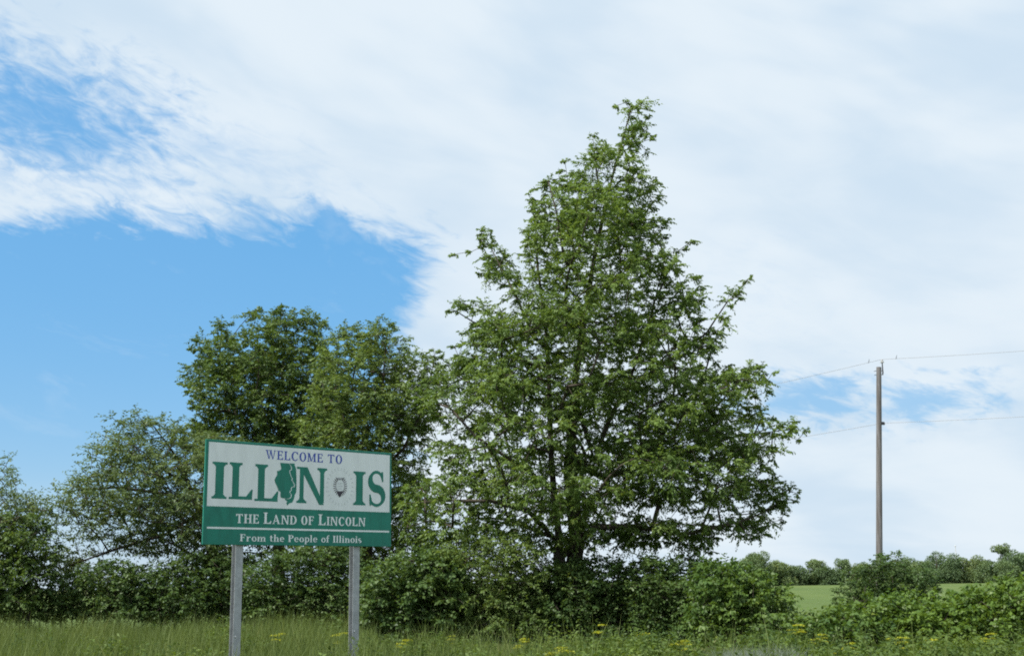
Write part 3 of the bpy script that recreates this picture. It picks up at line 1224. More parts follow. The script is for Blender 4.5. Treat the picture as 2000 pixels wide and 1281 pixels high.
def strokes(lst, width, lift):
    V, F = [], []
    for (xa, ya, xb, yb) in lst:
        a, b = Vector(z2(xa, ya)), Vector(z2(xb, yb))
        d = (b - a).normalized()
        n = Vector((-d.y, d.x)) * width / 2
        k = len(V)
        for q in (a - n, b - n, b + n, a + n):
            V.append(on_board(q.x, q.y, lift))
        F.append((k, k + 1, k + 2, k + 3))
    return V, F


ring, feather, tail = [], [], []
for i in range(26):
    a = 2 * math.pi * i / 26
    for rr in (0.97, 1.06):
        x, y = cx + 262 * rr * math.cos(a), cy + 365 * rr * math.sin(a)
        ring.append((x - 9, y - 4, x + 9, y + 4))
for i in range(22):
    a = R(35 + 290 * i / 21 + 90)
    r0, r1 = 0.66, 1.14
    ex, ey = 128, 190
    x, y = cx + 5, cy - 20
    feather.append((x + ex * r0 * math.cos(a), y - ey * r0 * math.sin(a), x + ex * r1 * math.cos(a), y - ey * r1 * math.sin(a)))
for i in range(6):
    x = cx - 62 + i * 25
    feather.append((x, 570, x + (2.5 - i) * 3, 615))
for i in range(6):
    x = cx - 62 + i * 26
    tail.append((x, 850, cx - 12 + (i - 2.5) * 9, 985 - abs(i - 2.5) * 30))
bodyp = [(cx - 70, 640), (cx + 72, 640), (cx + 80, 760), (cx + 48, 850), (cx - 48, 850), (cx - 82, 760)]
seal_body = board_poly('seal', [z2(*p) for p in bodyp], flat_mat('seal_pale', (0.70, 0.74, 0.76), 0.45), LIFT, panel)
v, f = strokes(ring, 0.010, LIFT + 0.0006)
mesh_py('seal_ring', v, f, M['seal_grey'], seal_body)['kind'] = 'stuff'
v, f = strokes(feather, 0.015, LIFT + 0.0012)
mesh_py('seal_feathers', v, f, M['seal_brown'], seal_body)['kind'] = 'stuff'
v, f = strokes(tail, 0.026, LIFT + 0.0018)
mesh_py('seal_tail', v, f, M['seal_brown'], seal_body)
v, f = strokes([(cx - 52, 690, cx + 48, 690), (cx - 60, 745, cx + 52, 745), (cx - 44, 800, cx + 40, 800)], 0.008, LIFT + 0.0024)
mesh_py('seal_banner', v, f, M['seal_grey'], seal_body)


# posts: wide-flange steel, behind the board
def post_u(px_top, py):
    d = ray(px_top, py)
    # meet the plane 0.16 m behind the board face
    n = Vector((math.sin(SIGN_RZ), -math.cos(SIGN_RZ), 0))
    p0 = Vector((mid.x, mid.y, 0)) - n * 0.12
    o = Vector((0, 0, EYE))
    t = (p0 - o).dot(n) / d.dot(n)
    q = o + d * t
    return (q - Vector((mid.x, mid.y, 0))).dot(Vector((math.cos(SIGN_RZ), math.sin(SIGN_RZ), 0)))


for pxt in (464.0, 693.5):
    u = post_u(pxt, 1120)
    wf, dp, tf = 0.150, 0.125, 0.012
    y0 = TH + 0.045
    parts = [box(u - wf / 2, y0, -0.3, u + wf / 2, y0 + tf, Z_BOT + H_SIGN - 0.10),
             box(u - wf / 2, y0 + dp - tf, -0.3, u + wf / 2, y0 + dp, Z_BOT + H_SIGN - 0.10),
             box(u - 0.006, y0 + tf, -0.3, u + 0.006, y0 + dp - tf, Z_BOT + H_SIGN - 0.10)]
    v, f = joined(parts)
    post = mesh_py('post', v, f, M['galvanised'], sign)
    for zz in (0.62, 0.95):
        v, f = lathe([(0.018, 0), (0.018, 0.010), (0.012, 0.014)], 8)
        v = [(x + u - 0.03, y0 - z, y + zz) for x, y, z in v]
        mesh_py('bolt', v, [q[::-1] for q in f], M['aluminium'], post)
# horizontal rails between board and posts
for zz in (0.25, 0.92, 1.58):
    v, f = box(bx0 + 0.08, TH + 0.001, Z_BOT + zz - 0.035, bx1 - 0.08, TH + 0.044, Z_BOT + zz + 0.035)
    mesh_py('rail', v, f, M['aluminium'], sign)

# ------------------------------------------------------------------ utility pole and wires
PD = 52.0
p_top = at(1716.5, 717, PD)
p_bot = at(1717.5, 1150, PD)
slope = Vector((p_top.x - p_bot.x, 0, p_top.z - p_bot.z)).normalized()
p_foot = p_bot - slope * (p_bot.z / slope.z)
pole = empty('utility_pole', (p_foot.x, PD, 0), 'tall weathered grey wooden utility pole rising from a leafy bush', 'utility pole')
Lp = (p_top - p_foot).length
pts = [Vector((slope.x * s * Lp, 0, slope.z * s * Lp)) for s in (-0.02, 0.15, 0.3, 0.45, 0.6, 0.75, 0.9, 1.0)]
v, f = sweep(pts, [0.140, 0.137, 0.132, 0.126, 0.120, 0.114, 0.108, 0.104], 18)
mesh_py('shaft', v, f, M['pole_wood'], pole, smooth=False)
top = pts[-1]
pin = top + Vector((0.15, -0.02, 0))
v, f = sweep([pin + Vector((-0.02, 0, -0.34)), pin + Vector((0.0, 0, -0.25)), pin + Vector((0.0, 0, 0.15)), pin + Vector((0.005, 0, 0.20))], [0.022, 0.03, 0.024, 0.02], 8)
mesh_py('ridge_pin', v, f, M['iron'], pole)
v, f = lathe([(0.03, 0.0), (0.075, 0.01), (0.085, 0.035), (0.05, 0.06), (0.042, 0.085), (0.06, 0.11), (0.05, 0.14), (0.02, 0.15)], 12, (pin.x, pin.y, pin.z + 0.18))
ins = mesh_py('insulator', v, f, M['porcelain'], pole)
wire_top = pole.location + Vector((pin.x, pin.y, pin.z + 0.335))
for dz in (-0.16, -0.33):
    q = top + Vector((0, 0, dz))
    v, f = sweep([q + Vector((-0.22, 0, -0.02)), q + Vector((-0.17, 0, 0)), q + Vector((0.17, 0, 0))], [0.012, 0.012, 0.012], 6)
    mesh_py('bolt', v, f, M['iron'], pole)
# lower attachment
low = at(1727, 826, PD) - pole.location
axis_x = slope.x / slope.z * low.z
v, f = joined([box(axis_x + 0.10, -0.05, low.z - 0.07, axis_x + 0.19, 0.05, low.z + 0.05),
               lathe([(0.02, 0), (0.055, 0.02), (0.055, 0.07), (0.03, 0.09), (0.05, 0.11), (0.02, 0.13)], 10, (axis_x + 0.20, 0, low.z - 0.08))])
mesh_py('spool_bracket', v, f, M['iron'], pole)
wire_low = pole.location + Vector((axis_x + 0.20, 0, low.z))


def wire(start, sag0, label, r):
    """one conductor over two spans, hanging between this pole and its neighbours along the line"""
    dirn = Vector((0.72, -0.69, 0))
    P = []
    L = 46.0
    for i in range(-24, 25):
        s = i / 24.0
        drop = 4 * sag0 * abs(s) * (1 - abs(s))
        P.append(start + dirn * (s * L) + Vector((0, 0, -drop)))
    v, f = sweep([p - start for p in P], [r] * len(P), 5)
    o = mesh_py('power_line', v, f, M['wire'], None)
    o.location = start
    return tag(o, label, 'wire', 'overhead wires on the pole')


w1 = wire(wire_top, 1.05, 'upper thin overhead wire tied to the insulator at the pole tip', 0.008)
w2 = wire(wire_low, 0.75, 'lower thin overhead wire held by a bracket partway down the pole', 0.008)
for s in (-0.62, 0.66):
    q = Vector((0.72, -0.69, 0)) * s
    v, f = sweep([q + Vector((-0.03, 0.0, -0.08)), q + Vector((0.0, 0, -0.03)), q + Vector((0.03, 0, 0.09))], [0.008, 0.014, 0.008], 5)
    mesh_py('wire_tie', v, f, M['iron'], w1)

# ------------------------------------------------------------------ the tall tree
MAIN = [(1213, 178), (1235, 198), (1240, 185), (1262, 187), (1262, 205), (1290, 215), (1278, 235), (1265, 250), (1285, 262), (1278, 290), (1258, 305), (1240, 318),
        (1250, 345), (1268, 352), (1290, 335), (1286, 365), (1302, 382), (1285, 410), (1272, 430), (1292, 420), (1302, 440), (1312, 460), (1300, 490), (1328, 484),
        (1336, 452), (1370, 472), (1345, 486), (1325, 505), (1335, 530), (1320, 552), (1356, 520), (1376, 545), (1380, 575), (1368, 612), (1388, 622), (1408, 578),
        (1448, 542), (1474, 538), (1458, 560), (1450, 597), (1425, 612), (1412, 650), (1415, 680), (1400, 702), (1440, 706), (1480, 696), (1525, 716), (1515, 740),
        (1500, 770), (1488, 790), (1520, 815), (1545, 815), (1588, 840), (1560, 865), (1530, 872), (1535, 900), (1510, 912), (1540, 930), (1574, 965), (1550, 985),
        (1545, 1020), (1500, 1048), (1470, 1066), (1445, 1060), (1410, 1040), (1395, 1065), (1390, 1092), (1340, 1098), (1300, 1075), (1250, 1076), (1200, 1072),
        (1150, 1080), (1100, 1085), (1040, 1070), (990, 1060), (940, 1060), (900, 1065), (850, 1080), (800, 1060), (770, 1040), (782, 1010), (775, 960), (800, 935), (865, 925),
        (840, 890), (825, 860), (865, 845), (820, 805), (790, 780), (800, 740), (820, 722), (860, 730), (858, 690), (880, 692), (872, 645), (905, 640), (912, 622),
        (865, 612), (875, 588), (900, 583), (958, 598), (985, 572), (930, 548), (925, 512), (868, 502), (872, 488), (910, 495), (920, 470), (925, 440), (942, 432),
        (957, 460), (977, 475), (1002, 500), (1012, 530), (1030, 545), (1020, 520), (1008, 490), (1016, 460), (1010, 440), (1030, 420), (1030, 375), (1060, 345),
        (1090, 335), (1128, 318), (1135, 300), (1147, 290), (1158, 240), (1168, 280), (1190, 292), (1208, 268), (1222, 240), (1215, 225), (1195, 207)]
LIMBS = [
    (0, [(1096, 1150, 0), (1092, 1090, 0), (1090, 1030, 0.1)]),                                               # 1 main bole
    (1, [(1082, 960, 0.2), (1076, 880, 0.3), (1074, 800, 0.2), (1072, 720, 0.4), (1066, 640, 0.2), (1050, 520, 0.1), (1045, 440, 0)]),   # 2 left leader
    (0, [(1118, 1120, 0.3), (1128, 1060, 0.4), (1122, 1000, 0.4), (1115, 930, 0.2), (1116, 840, -0.1), (1124, 740, 0), (1142, 620, 0.2), (1165, 480, 0.1), (1195, 350, 0), (1232, 215, 0)]),  # 3 centre leader
    ((3, 0.42), [(1160, 900, -0.3), (1185, 830, -0.5), (1230, 740, -0.4), (1270, 620, -0.2), (1300, 500, 0)]),  # 4 right leader
    ((3, 0.30), [(1180, 930, 0.5), (1260, 905, 0.8), (1340, 880, 0.6), (1440, 850, 0.3), (1545, 838, 0)]),      # 5 long right limb
    ((1, 0.75), [(1160, 1030, -0.4), (1240, 1030, -0.6), (1330, 1045, -0.8), (1440, 1020, -0.5)]),              # 6 low right limb
    ((2, 0.10), [(1040, 930, -0.8), (990, 900, -1.2), (930, 860, -1.4), (860, 780, -1.0)]),                     # 7 left limb
    ((1, 0.90), [(1030, 1000, -1.0), (960, 985, -1.8), (860, 985, -2.0), (800, 990, -1.8)]),                    # 8 low left limb
    ((2, 0.55), [(1040, 660, -0.4), (1010, 590, -0.6), (975, 520, -0.3), (942, 450, 0)]),                       # 9 upper left limb
    ((2, 0.45), [(1000, 690, 0.6), (950, 640, 0.5), (890, 605, 0.2)]),                                          # 10
    ((5, 0.35), [(1330, 790, 1.0), (1400, 745, 0.8), (1490, 712, 0.4)]),                                        # 11
    ((4, 0.45), [(1320, 690, 0.4), (1380, 650, 0.2), (1420, 590, 0), (1462, 545, 0)]),                          # 12
    ((5, 0.55), [(1420, 920, -0.6), (1490, 950, -0.8), (1550, 965, -0.5)]),                                     # 13
    ((3, 0.62), [(1100, 520, -0.9), (1085, 430, -1.0), (1070, 365, -0.6)]),                                     # 14
    ((3, 0.80), [(1165, 350, -0.3), (1158, 265, 0)]),                                                           # 15
    ((4, 0.85), [(1325, 490, 0.0), (1352, 470, 0)]),                                                            # 16
]
make_tree('tall_tree', 'tallest leafy green tree with a pointed top, just beside the welcome sign', 'tree', 'trees in the roadside row',
          (1100, 1230), 42.0, MAIN, LIMBS, M['leaf_main'], 11, bough=1.24, tips=19, spread=(0.55, 0.55, 0.26), depth_max=4.4, r_max=0.38, side=0.22, inset=0.30, edge_tips=0.40,
          holes=((985, 885, 60, 40, 0.8), (1095, 830, 40, 70, 0.8), (1180, 690, 50, 40, 0.6), (1060, 700, 60, 90, 0.55), (1130, 900, 60, 60, 0.7),
                 (1190, 850, 50, 60, 0.7), (1290, 1000, 90, 30, 0.5), (1380, 960, 40, 40, 0.5), (1160, 980, 50, 40, 0.4), (960, 600, 50, 50, 0.5), (1260, 780, 40, 50, 0.5)),
          spray=dict(twigs=5, leaves=14, tlen=(0.28, 0.58), leaf=(0.092, 0.150), ratio=0.47, droop=0.5, hang=0.5))

# ------------------------------------------------------------------ trees behind and left
DOME = [(358, 750), (375, 715), (385, 690), (398, 660), (412, 645), (430, 613), (450, 620), (456, 650), (478, 668), (482, 612), (500, 598), (520, 607), (558, 590), (582, 608),
        (600, 596), (640, 625), (632, 655), (655, 690), (690, 760), (695, 860), (660, 960), (560, 1010), (440, 980), (380, 900), (335, 860), (345, 825), (380, 815)]
make_tree('dense_tree', 'dark dense tree with a rounded top behind the sign', 'tree', 'trees in the roadside row',
          (545, 1200), 60.0, DOME, [(0, [(545, 1080, 0), (540, 960, 0.2), (545, 800, 0), (560, 640, 0)]), ((1, 0.45), [(480, 850, -0.5), (430, 720, -0.2), (432, 640, 0)]),
                                   ((1, 0.5), [(600, 820, 0.4), (650, 740, 0.2)])],
          M['leaf_dense'], 21, bough=1.10, tips=14, depth_max=4.4, r_max=0.28, spread=(0.62, 0.62, 0.36),
          spray=dict(twigs=5, leaves=11, tlen=(0.35, 0.65), leaf=(0.125, 0.19), ratio=0.52, droop=0.3, hang=0.4))
PALE = [(632, 668), (675, 632), (712, 642), (730, 636), (760, 622), (786, 642), (806, 675), (802, 705), (828, 690), (848, 665), (866, 690), (872, 740), (862, 800), (835, 870),
        (840, 920), (850, 980), (850, 1060), (800, 1110), (700, 1110), (620, 1100), (580, 1020), (565, 900), (590, 800), (612, 720)]
make_tree('leafy_tree', 'yellow-green tree with two low domes between the dark dense tree and tallest tree', 'tree', 'trees in the roadside row',
          (715, 1200), 53.0, PALE, [(0, [(715, 1100, 0), (722, 1000, 0), (740, 900, 0.2), (745, 780, 0), (755, 660, 0)]), ((1, 0.5), [(790, 880, -0.6), (830, 800, -0.6), (850, 700, -0.3)]),
                                    ((1, 0.55), [(680, 860, -0.5), (660, 740, -0.3)]), ((1, 0.35), [(650, 980, -0.8), (610, 930, -0.8)])],
          M['leaf_pale'], 31, bough=1.12, tips=15, depth_max=3.8, r_max=0.26, spread=(0.62, 0.62, 0.32), holes=((780, 875, 45, 30, 0.7),),
          spray=dict(twigs=5, leaves=11, tlen=(0.35, 0.65), leaf=(0.115, 0.175), ratio=0.5, droop=0.35, hang=0.45))
SPREAD = [(125, 962), (140, 935), (205, 908), (160, 892), (220, 858), (190, 850), (240, 812), (275, 800), (300, 815), (330, 810), (345, 832), (372, 820), (400, 845), (470, 850), (560, 880),
          (620, 920), (620, 1000), (610, 1070), (500, 1105), (400, 1105), (330, 1092), (270, 1095), (240, 1080), (190, 1105), (110, 1140), (100, 1100), (135, 1050), (122, 1000)]
make_tree('spreading_tree', 'olive-green wide spreading tree with low airy branches left of the sign', 'tree', 'trees in the roadside row',
          (430, 1210), 49.0, SPREAD, [(0, [(425, 1130, 0), (410, 1060, 0), (390, 1000, 0.1), (350, 900, 0), (300, 830, 0)]), ((1, 0.55), [(330, 1045, -0.6), (250, 1070, -0.9), (130, 1110, -0.6)]),
                                      ((1, 0.62), [(300, 960, 0.4), (220, 950, 0.4), (140, 958, 0)]), ((1, 0.5), [(470, 1000, 0.5), (540, 950, 0.4), (600, 920, 0)]),
                                      ((1, 0.7), [(280, 890, -0.5), (200, 872, -0.2)])],
          M['leaf_olive'], 41, bough=1.02, tips=14, depth_max=3.4, r_max=0.24, spread=(0.8, 0.7, 0.26),
          holes=((195, 1018, 75, 26, 0.92), (160, 1052, 50, 18, 0.9), (190, 1088, 60, 16, 0.85), (270, 1060, 60, 22, 0.6), (300, 1088, 70, 12, 0.7), (110, 1120, 30, 18, 0.8), (330, 950, 60, 30, 0.4), (250, 900, 50, 25, 0.3)),
          spray=dict(twigs=5, leaves=8, tlen=(0.35, 0.75), leaf=(0.13, 0.19), ratio=0.40, droop=0.15, hang=0.25))
EDGE = [(-130, 880), (-40, 870), (2, 885), (20, 898), (30, 925), (62, 940), (72, 975), (112, 985), (124, 1010), (105, 1030), (90, 1060), (-130, 1100)]
make_tree('edge_tree', 'loose-crowned tree cut off by the left edge of the picture', 'tree', 'trees in the roadside row',
          (-20, 1215), 46.0, EDGE, [(0, [(-15, 1120, 0), (-10, 1050, 0), (-20, 970, 0), (-20, 900, 0)]), ((1, 0.6), [(40, 1000, -0.3), (95, 995, 0)])],
          M['leaf_olive'], 51, bough=0.95, tips=11, depth_max=2.6, r_max=0.2, spread=(0.75, 0.75, 0.35),
          spray=dict(twigs=5, leaves=7, tlen=(0.35, 0.65), leaf=(0.10, 0.15), ratio=0.42, droop=0.2, hang=0.3))

# ------------------------------------------------------------------ shrubs under and beside the trees
G1 = 'shrubs along the roadside row'
big = dict(leaf=(0.11, 0.17), ratio=0.68)
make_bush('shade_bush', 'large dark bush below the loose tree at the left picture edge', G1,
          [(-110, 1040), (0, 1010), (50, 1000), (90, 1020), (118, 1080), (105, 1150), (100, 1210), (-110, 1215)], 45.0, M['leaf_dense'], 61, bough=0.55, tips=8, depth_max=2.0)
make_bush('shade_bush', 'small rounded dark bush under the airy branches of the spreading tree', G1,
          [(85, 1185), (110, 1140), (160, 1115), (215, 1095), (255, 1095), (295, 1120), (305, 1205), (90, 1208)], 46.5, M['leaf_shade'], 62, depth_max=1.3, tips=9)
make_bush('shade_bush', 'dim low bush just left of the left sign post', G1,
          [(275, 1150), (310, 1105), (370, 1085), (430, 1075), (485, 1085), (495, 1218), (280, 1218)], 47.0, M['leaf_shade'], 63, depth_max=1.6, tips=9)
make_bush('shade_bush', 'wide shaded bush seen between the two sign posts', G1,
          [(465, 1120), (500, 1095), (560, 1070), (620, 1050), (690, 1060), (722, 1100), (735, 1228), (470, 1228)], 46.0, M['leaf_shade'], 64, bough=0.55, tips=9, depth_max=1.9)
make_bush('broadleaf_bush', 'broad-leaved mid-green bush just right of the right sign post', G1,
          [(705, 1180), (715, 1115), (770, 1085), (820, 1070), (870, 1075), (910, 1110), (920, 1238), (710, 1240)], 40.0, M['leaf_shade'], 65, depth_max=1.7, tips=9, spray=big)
make_bush('understory_bush', 'green arching bush spreading left of the tall tree trunk', G1,
          [(820, 1150), (840, 1075), (900, 1045), (960, 1045), (1020, 1052), (1065, 1075), (1075, 1140), (1070, 1200), (1040, 1238), (880, 1240), (840, 1210)], 40.5, M['leaf_pale'], 66, bough=0.55, tips=10, depth_max=1.7,
          spray=dict(leaf=(0.10, 0.15), ratio=0.48, hang=0.4, droop=0.5))
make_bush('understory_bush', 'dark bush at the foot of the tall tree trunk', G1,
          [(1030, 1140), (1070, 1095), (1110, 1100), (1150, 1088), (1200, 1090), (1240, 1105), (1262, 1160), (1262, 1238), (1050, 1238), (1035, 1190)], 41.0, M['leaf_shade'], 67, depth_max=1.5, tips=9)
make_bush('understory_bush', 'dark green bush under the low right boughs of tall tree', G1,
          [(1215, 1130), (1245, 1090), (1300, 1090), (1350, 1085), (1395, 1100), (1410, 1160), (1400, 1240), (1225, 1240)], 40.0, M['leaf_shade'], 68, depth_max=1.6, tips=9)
make_bush('broadleaf_bush', 'rounded leafy bush left of the gap showing the crop field', G1,
          [(1350, 1150), (1375, 1100), (1430, 1102), (1480, 1118), (1520, 1140), (1545, 1165), (1552, 1205), (1545, 1262), (1350, 1265)], 36.0, M['leaf_mid'], 69, depth_max=1.7, tips=9, spray=big)
make_bush('pole_bush', 'dark bush wrapped round the foot of the utility pole', G1,
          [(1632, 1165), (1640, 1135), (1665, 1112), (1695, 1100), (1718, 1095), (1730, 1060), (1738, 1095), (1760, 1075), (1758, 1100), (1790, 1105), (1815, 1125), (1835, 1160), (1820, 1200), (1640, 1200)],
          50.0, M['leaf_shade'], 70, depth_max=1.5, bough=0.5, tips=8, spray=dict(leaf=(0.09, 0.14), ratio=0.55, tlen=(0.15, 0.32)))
make_bush('roadside_bush', 'low bright bush directly right of the field gap', G1,
          [(1535, 1245), (1570, 1212), (1610, 1192), (1650, 1178), (1690, 1180), (1725, 1205), (1730, 1278), (1540, 1280)], 31.0, M['leaf_mid'], 71, depth_max=1.3, tips=9, spray=big)
make_bush('roadside_bush', 'thick leafy bush in front of the utility pole', G1,
          [(1665, 1215), (1690, 1172), (1740, 1155), (1790, 1168), (1830, 1165), (1860, 1185), (1880, 1278), (1670, 1278)], 32.0, M['leaf_shrub'], 72, depth_max=1.6, tips=9, spray=big)
make_bush('roadside_bush', 'tall bright bush nearest the right edge, below the lone far tree', G1,
          [(1835, 1215), (1850, 1168), (1890, 1155), (1930, 1150), (1960, 1130), (2000, 1142), (2050, 1150), (2070, 1278), (1840, 1278)], 31.5, M['leaf_shrub'], 73, depth_max=1.6, tips=9, spray=big)

# ------------------------------------------------------------------ far tree row across the field
G2 = 'far trees across the field'
FAR = [  # centre x, half width, top y, distance, label
    (1400, 50, 1098, 350, 'far tree glimpsed beyond the rounded bush, under the tall tree'),
    (1478, 34, 1074, 340, 'far rounded tree at the left end of the clear treeline'),
    (1522, 26, 1095, 345, 'second far tree from the left end of the treeline'),
    (1560, 22, 1103, 350, 'low far tree with flat top above the field gap'),
    (1592, 20, 1090, 352, 'far dark tree above the middle of the field gap'),
    (1622, 20, 1106, 348, 'far bright low tree above the right of the field gap'),
    (1650, 19, 1088, 350, 'far dark round tree just left of the pole bush'),
    (1685, 24, 1100, 350, 'far low tree partly behind the pole bush'),
    (1765, 26, 1086, 345, 'far tree just right of the utility pole'),
    (1802, 24, 1096, 342, 'far low tree left of the tall rounded far tree'),
    (1832, 36, 1068, 335, 'tall rounded far tree left of the thin mast'),
    (1862, 20, 1106, 345, 'small far tree falling away towards the thin mast'),
    (1898, 24, 1086, 335, 'far rounded tree just right of the thin mast'),
    (1926, 14, 1090, 338, 'narrow far tree left of the lone mushroom-shaped one'),
    (1963, 17, 1062, 335, 'lone far tree with a small mushroom-shaped top'),
    (1990, 30, 1074, 330, 'far tree cut by the right edge of the picture'),
    (1950, 30, 1096, 328, 'low far tree in front of the mushroom-shaped one'),
]
for i, (cxx, hw, ty, dist, lab) in enumerate(FAR):
    rng = np.random.default_rng(300 + i)
    b = at(cxx, 1138, dist)
    b.z = 0
    s = dist / FPX
    topz = at(cxx, ty, dist).z
    wr = hw * s * rng.uniform(1.05, 1.4)
    root = empty('far_tree', b, lab, 'tree', G2)
    mush = 'mushroom-shaped top' in lab
    lobes = []
    if mush:
        for _ in range(10):
            lobes.append((rng.uniform(-0.7, 0.7) * wr, rng.uniform(-0.6, 0.6) * wr, topz - rng.uniform(0.6, 2.4), rng.uniform(0.7, 1.1)))
        for z in np.linspace(0.8, topz * 0.55, 8):
            lobes.append((rng.uniform(-0.5, 0.5) * wr, rng.uniform(-0.5, 0.5) * wr, z, rng.uniform(0.9, 1.3)))
        lobes.append((0.2, 0, topz * 0.66, 0.9))
    else:
        for _ in range(30):
            a = rng.uniform(0, 2 * math.pi)
            h = rng.uniform(0.04, 0.84)
            w = math.sqrt(max(0.02, 1 - ((h - 0.35) / 0.68) ** 2))
            rr = wr * w * rng.uniform(0.2, 0.85)
            lobes.append((rr * math.cos(a), rr * math.sin(a), topz * h, rng.uniform(0.75, 1.25) * min(1.6, wr * 0.35)))
    P, Nn = [], []
    for (x, y, z, r) in lobes:
        n = int(150 * r * r) + 40
        d = unit(rng.normal(0, 1, (n, 3)))
        P.append(np.array([x, y, z]) + d * r * rng.uniform(0.55, 1.08, (n, 1)) * np.array([1, 1, 0.85]))
        Nn.append(d)
    P = np.concatenate(P)
    D = unit(np.concatenate(Nn) + rng.normal(0, 0.7, P.shape) + np.array([0, 0, -0.3]))
    P[:, 2] = np.maximum(P[:, 2], 0.15)
    V, F = leaf_quads(P, D, rng.uniform(0.28, 0.5, len(P)), rng.uniform(0.2, 0.34, len(P)), rng)
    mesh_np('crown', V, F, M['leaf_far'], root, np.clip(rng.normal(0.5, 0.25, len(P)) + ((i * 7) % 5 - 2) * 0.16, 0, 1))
    tv, tf = sweep([(0, 0, -0.1), (0.1, 0, topz * 0.4), (0.0, 0.1, topz * 0.8)], [0.22, 0.16, 0.06], 7)
    mesh_py('trunk', tv, tf, M['bark'], root)

# thin mast on the skyline
mb = at(1872, 1138, 420.0)
mb.z = 0
mast = empty('radio_mast', mb, 'thin pale mast standing on the skyline between far trees', 'mast')
mt = at(1871, 1066, 420.0).z
v, f = sweep([(0, 0, -0.1), (0, 0, mt * 0.5), (0, 0, mt)], [0.16, 0.13, 0.10], 8)
mesh_py('pole', v, f, M['mast'], mast)
v, f = lathe([(0.1, 0), (0.28, 0.05), (0.28, 0.30), (0.12, 0.40)], 10, (0, 0, mt - 0.1))
mesh_py('lamp_head', v, f, M['mast'], mast)

# ------------------------------------------------------------------ grass and weeds on the verge


def blades(name, n, xr, yr, hr, mat, seed, width=(0.010, 0.018), lean=0.35, mask=None, label=None, parent=None):
    rng = np.random.default_rng(seed)
    y = np.sqrt(rng.uniform(yr[0] ** 2, yr[1] ** 2, n))
    x = rng.uniform(xr[0], xr[1], n) * y
    patch = 0.5 + 0.5 * np.sin(x * 1.7 + 2 * np.sin(y * 0.8)) * np.cos(y * 1.3 + x * 0.4)
    patch2 = 0.5 + 0.5 * np.sin(x * 0.45 + 1.0) * np.cos(y * 0.5 + 0.6)
    if mask is not None:
        k = mask(x, y, rng)
        x, y, patch, patch2 = x[k], y[k], patch[k], patch2[k]
        n = len(x)
    h = (hr[0] + (hr[1] - hr[0]) * rng.beta(1.6, 2.6, n)) * (0.45 + 0.65 * patch + 0.40 * patch2)
    a = rng.uniform(0, 2 * math.pi, n)
    w = rng.uniform(width[0], width[1], n)[:, None]
    b = np.stack([x, y, np.full(n, -0.02)], 1)
    side = np.stack([np.cos(a), np.sin(a), np.zeros(n)], 1)
    la = rng.uniform(0, 2 * math.pi, n)
    ld = np.stack([np.cos(la), np.sin(la), np.zeros(n)], 1) * (lean * h * rng.uniform(0.2, 1.3, n))[:, None]
    hz = np.stack([np.zeros(n), np.zeros(n), h], 1)
    v = np.stack([b - side * w * 0.5, b + side * w * 0.5, b + hz * 0.55 + ld * 0.3 + side * w * 0.45, b + hz * 0.55 + ld * 0.3 - side * w * 0.45,
                  b + hz + ld], 1).reshape(-1, 3)
    i = np.arange(n)[:, None] * 5
    F = np.concatenate([i + np.array([[0, 1, 2]]), i + np.array([[0, 2, 3]]), i + np.array([[3, 2, 4]])], 1).reshape(-1, 3)
    tint = np.repeat(np.clip(0.35 * patch2 + 0.30 * patch + 0.40 * rng.uniform(0, 1, n), 0, 1), 3)
    o = mesh_np(name, v, F, mat, parent, tint)
    return o


g = blades('grass', 120000, (-0.52, 0.50), (15, 47), (0.26, 1.15), M['grass'], 401,
           mask=lambda x, y, r: (r.uniform(0, 1, len(x)) < np.clip(1.0 - (x / y + 0.14) * 4.0, 0.22, 1.0)) & (y < np.where(x / y > -0.11, 31 - 14 * np.clip(x / y, 0, 0.25), 60)))
tag(g, 'long green and straw-coloured grass on the verge below the sign', 'grass', kind='stuff')
# leafy weeds: upright stems with leaves, thick on the right
rng = np.random.default_rng(411)
nc = 620
cy_ = np.sqrt(rng.uniform(17 ** 2, 38 ** 2, nc))
cx_ = rng.uniform(-0.46, 0.48, nc) * cy_
kc = (rng.uniform(0, 1, nc) < np.clip(0.34 + (cx_ / cy_ + 0.10) * 4.0, 0.16, 1.0)) & (cy_ < np.where(cx_ / cy_ > -0.11, 31 - 14 * np.clip(cx_ / cy_, 0, 0.25), 60))
cx_, cy_ = cx_[kc], cy_[kc]
nc = len(cx_)
per = rng.integers(10, 30, nc)
ch = rng.uniform(0.25, 0.85, nc) * np.where(rng.uniform(0, 1, nc) < 0.15, 1.35, 1.0)
ct_ = rng.uniform(0, 1, nc)
cr = rng.uniform(0.18, 0.5, nc)
n = per.sum()
x = np.repeat(cx_, per) + rng.normal(0, 1, n) * np.repeat(cr, per)
y = np.repeat(cy_, per) + rng.normal(0, 1, n) * np.repeat(cr, per)
hh = np.repeat(ch, per) * rng.uniform(0.6, 1.1, n)
tips = np.stack([x, y, np.zeros(n)], 1)
kk = 16
s = np.tile((np.arange(kk) + 0.5) / kk, n)
P = np.repeat(tips, kk, 0)
HH = np.repeat(hh, kk)
lean = np.repeat(rng.normal(0, 0.12, (n, 2)), kk, 0)
P[:, 2] = HH * (0.15 + 0.85 * s)
P[:, :2] += lean * (HH * s)[:, None]
a = rng.uniform(0, 2 * math.pi, n * kk)
D = unit(np.stack([np.cos(a), np.sin(a), rng.uniform(-0.2, 0.9, n * kk)], 1))
ll = rng.uniform(0.10, 0.20, n * kk) * (1.1 - 0.5 * s)
V, F = leaf_quads(P, D, ll, ll * 0.42, rng)
tint = np.clip(np.repeat(np.repeat(ct_, per), kk) * 0.7 + rng.uniform(0, 0.3, n * kk), 0, 1)
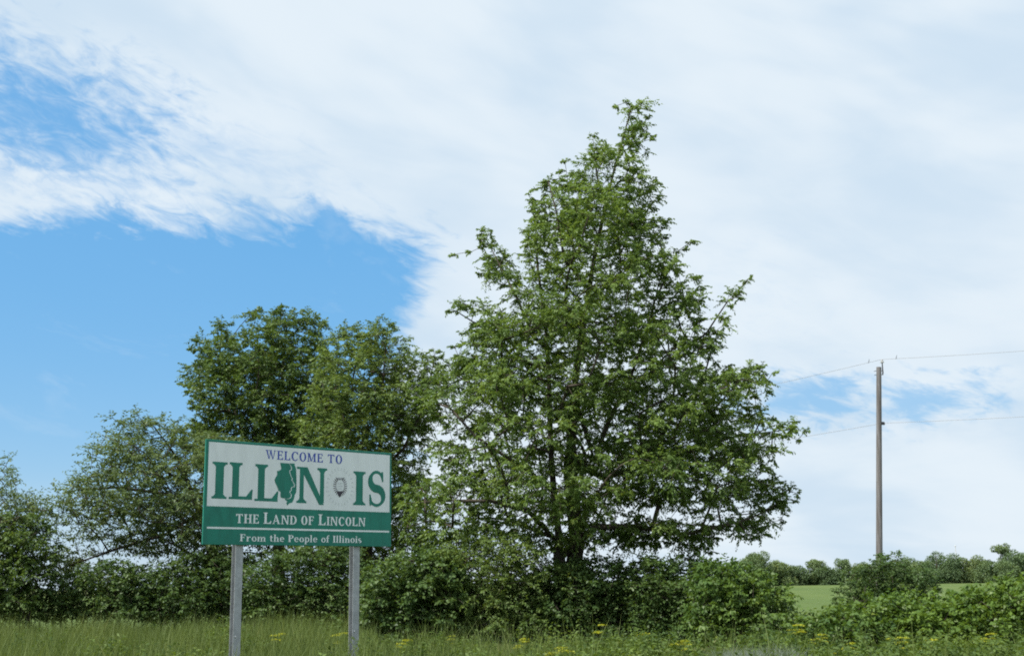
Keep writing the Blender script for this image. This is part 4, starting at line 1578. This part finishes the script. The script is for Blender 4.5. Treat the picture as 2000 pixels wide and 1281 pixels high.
tag(mesh_np('weeds', V, F, M['weed'], None, tint), 'tall leafy green weeds crowding the verge below the bushes', 'weeds', kind='stuff')
# pale feathery weeds at the bottom
o = blades('pale_weeds', 9000, (0.155, 0.222), (19, 24), (0.38, 0.62), M['pale_weed'], 421, width=(0.010, 0.020), lean=0.5)
tag(o, 'pale grey-green feathery weeds at the bottom, below the field gap', 'weeds', kind='stuff')

# yellow-flowered plants
G3 = 'yellow-flowered weeds on the verge'


def yellow_plant(px, py, dist, seed, label, heads=4, size=1.0):
    rng = np.random.default_rng(seed)
    topp = at(px, py, dist)
    h = max(0.60, topp.z + 0.04)
    root = empty('yellow_wildflower', (topp.x, dist, 0), label, 'wildflower', G3)
    st, fl = [], []
    st.append(sweep([(0, 0, -0.05), (0.01, 0, h * 0.5), (0.02, 0.01, h * 0.72)], [0.010, 0.008, 0.006], 5))
    for i in range(heads):
        a = 2 * math.pi * i / heads + rng.uniform(-0.4, 0.4)
        r = (0.04 if i == 0 else rng.uniform(0.10, 0.24)) * size
        c = np.array([r * math.cos(a), r * math.sin(a), h - (0 if i == 0 else rng.uniform(0.02, 0.22))])
        st.append(sweep([(0.015, 0.0, h * 0.60), tuple(c * np.array([0.6, 0.6, 0.93])), tuple(c - np.array([0, 0, 0.03]))], [0.006, 0.005, 0.004], 4))
        m = 60
        rr = np.sqrt(rng.uniform(0, 1, m)) * rng.uniform(0.085, 0.15) * size
        aa = rng.uniform(0, 2 * math.pi, m)
        P = c + np.stack([rr * np.cos(aa), rr * np.sin(aa), -rr * 0.22 + rng.uniform(-0.012, 0.012, m)], 1)
        d = rng.uniform(0, 2 * math.pi, m)
        D = unit(np.stack([np.cos(d), np.sin(d), rng.uniform(-0.1, 0.3, m)], 1))
        V, F = leaf_quads(P, D, rng.uniform(0.032, 0.05, m), rng.uniform(0.03, 0.045, m), rng, up=1.5)
        mesh_np('flower_head', V, F, M['yellow'], root, rng.uniform(0, 1, m))['kind'] = 'stuff'
    v, f = joined(st)
    mesh_py('stem', v, f, M['stem_green'], root)
    m = 16
    P = np.stack([rng.normal(0, 0.02, m), rng.normal(0, 0.02, m), rng.uniform(0.08, h * 0.7, m)], 1)
    d = rng.uniform(0, 2 * math.pi, m)
    D = unit(np.stack([np.cos(d), np.sin(d), rng.uniform(0, 0.6, m)], 1))
    ll = rng.uniform(0.12, 0.22, m)
    V, F = leaf_quads(P, D, ll, ll * 0.4, rng)
    mesh_np('leaves', V, F, M['weed'], root, rng.uniform(0, 1, m))


for i, (px, py, dist, hd, lab) in enumerate((
        (548, 1240, 30, 3, 'yellow-flowered weed in the grass between the sign posts'),
        (668, 1238, 30, 3, 'yellow-flowered weed just left of the right sign post'),
        (792, 1252, 28, 3, 'small yellow-flowered weed a little right of right sign post'),
        (880, 1246, 30, 4, 'yellow-flowered weed below the broad-leaved bush'),
        (1022, 1250, 28, 5, 'yellow-flowered weed left below the tall tree trunk'),
        (1092, 1272, 24, 6, 'bright yellow-flowered clump at the bottom below the tall tree trunk'),
        (1172, 1222, 33, 3, 'yellow-flowered weed against the dark bush, right of the trunk'),
        (1255, 1240, 30, 3, 'yellow-flowered weed below the low right boughs of tall tree'),
        (1332, 1262, 26, 5, 'yellow-flowered weed left of the pale feathery weeds'),
        (1556, 1222, 30, 5, 'tall yellow-flowered weed below the field gap'),
        (1600, 1246, 28, 5, 'yellow-flowered weed right of the pale feathery weeds'),
        (1662, 1268, 24, 6, 'dense yellow flower clump at the bottom, left below the utility pole'),
        (1760, 1262, 26, 5, 'yellow-flowered clump at the bottom, right below the utility pole'),
        (1818, 1270, 25, 3, 'small yellow-flowered weed at the bottom below the thin mast'),
        (1935, 1262, 27, 5, 'yellow-flowered weed at the bottom near the right corner'))):
    yellow_plant(px, py, dist, 500 + i, lab, hd)
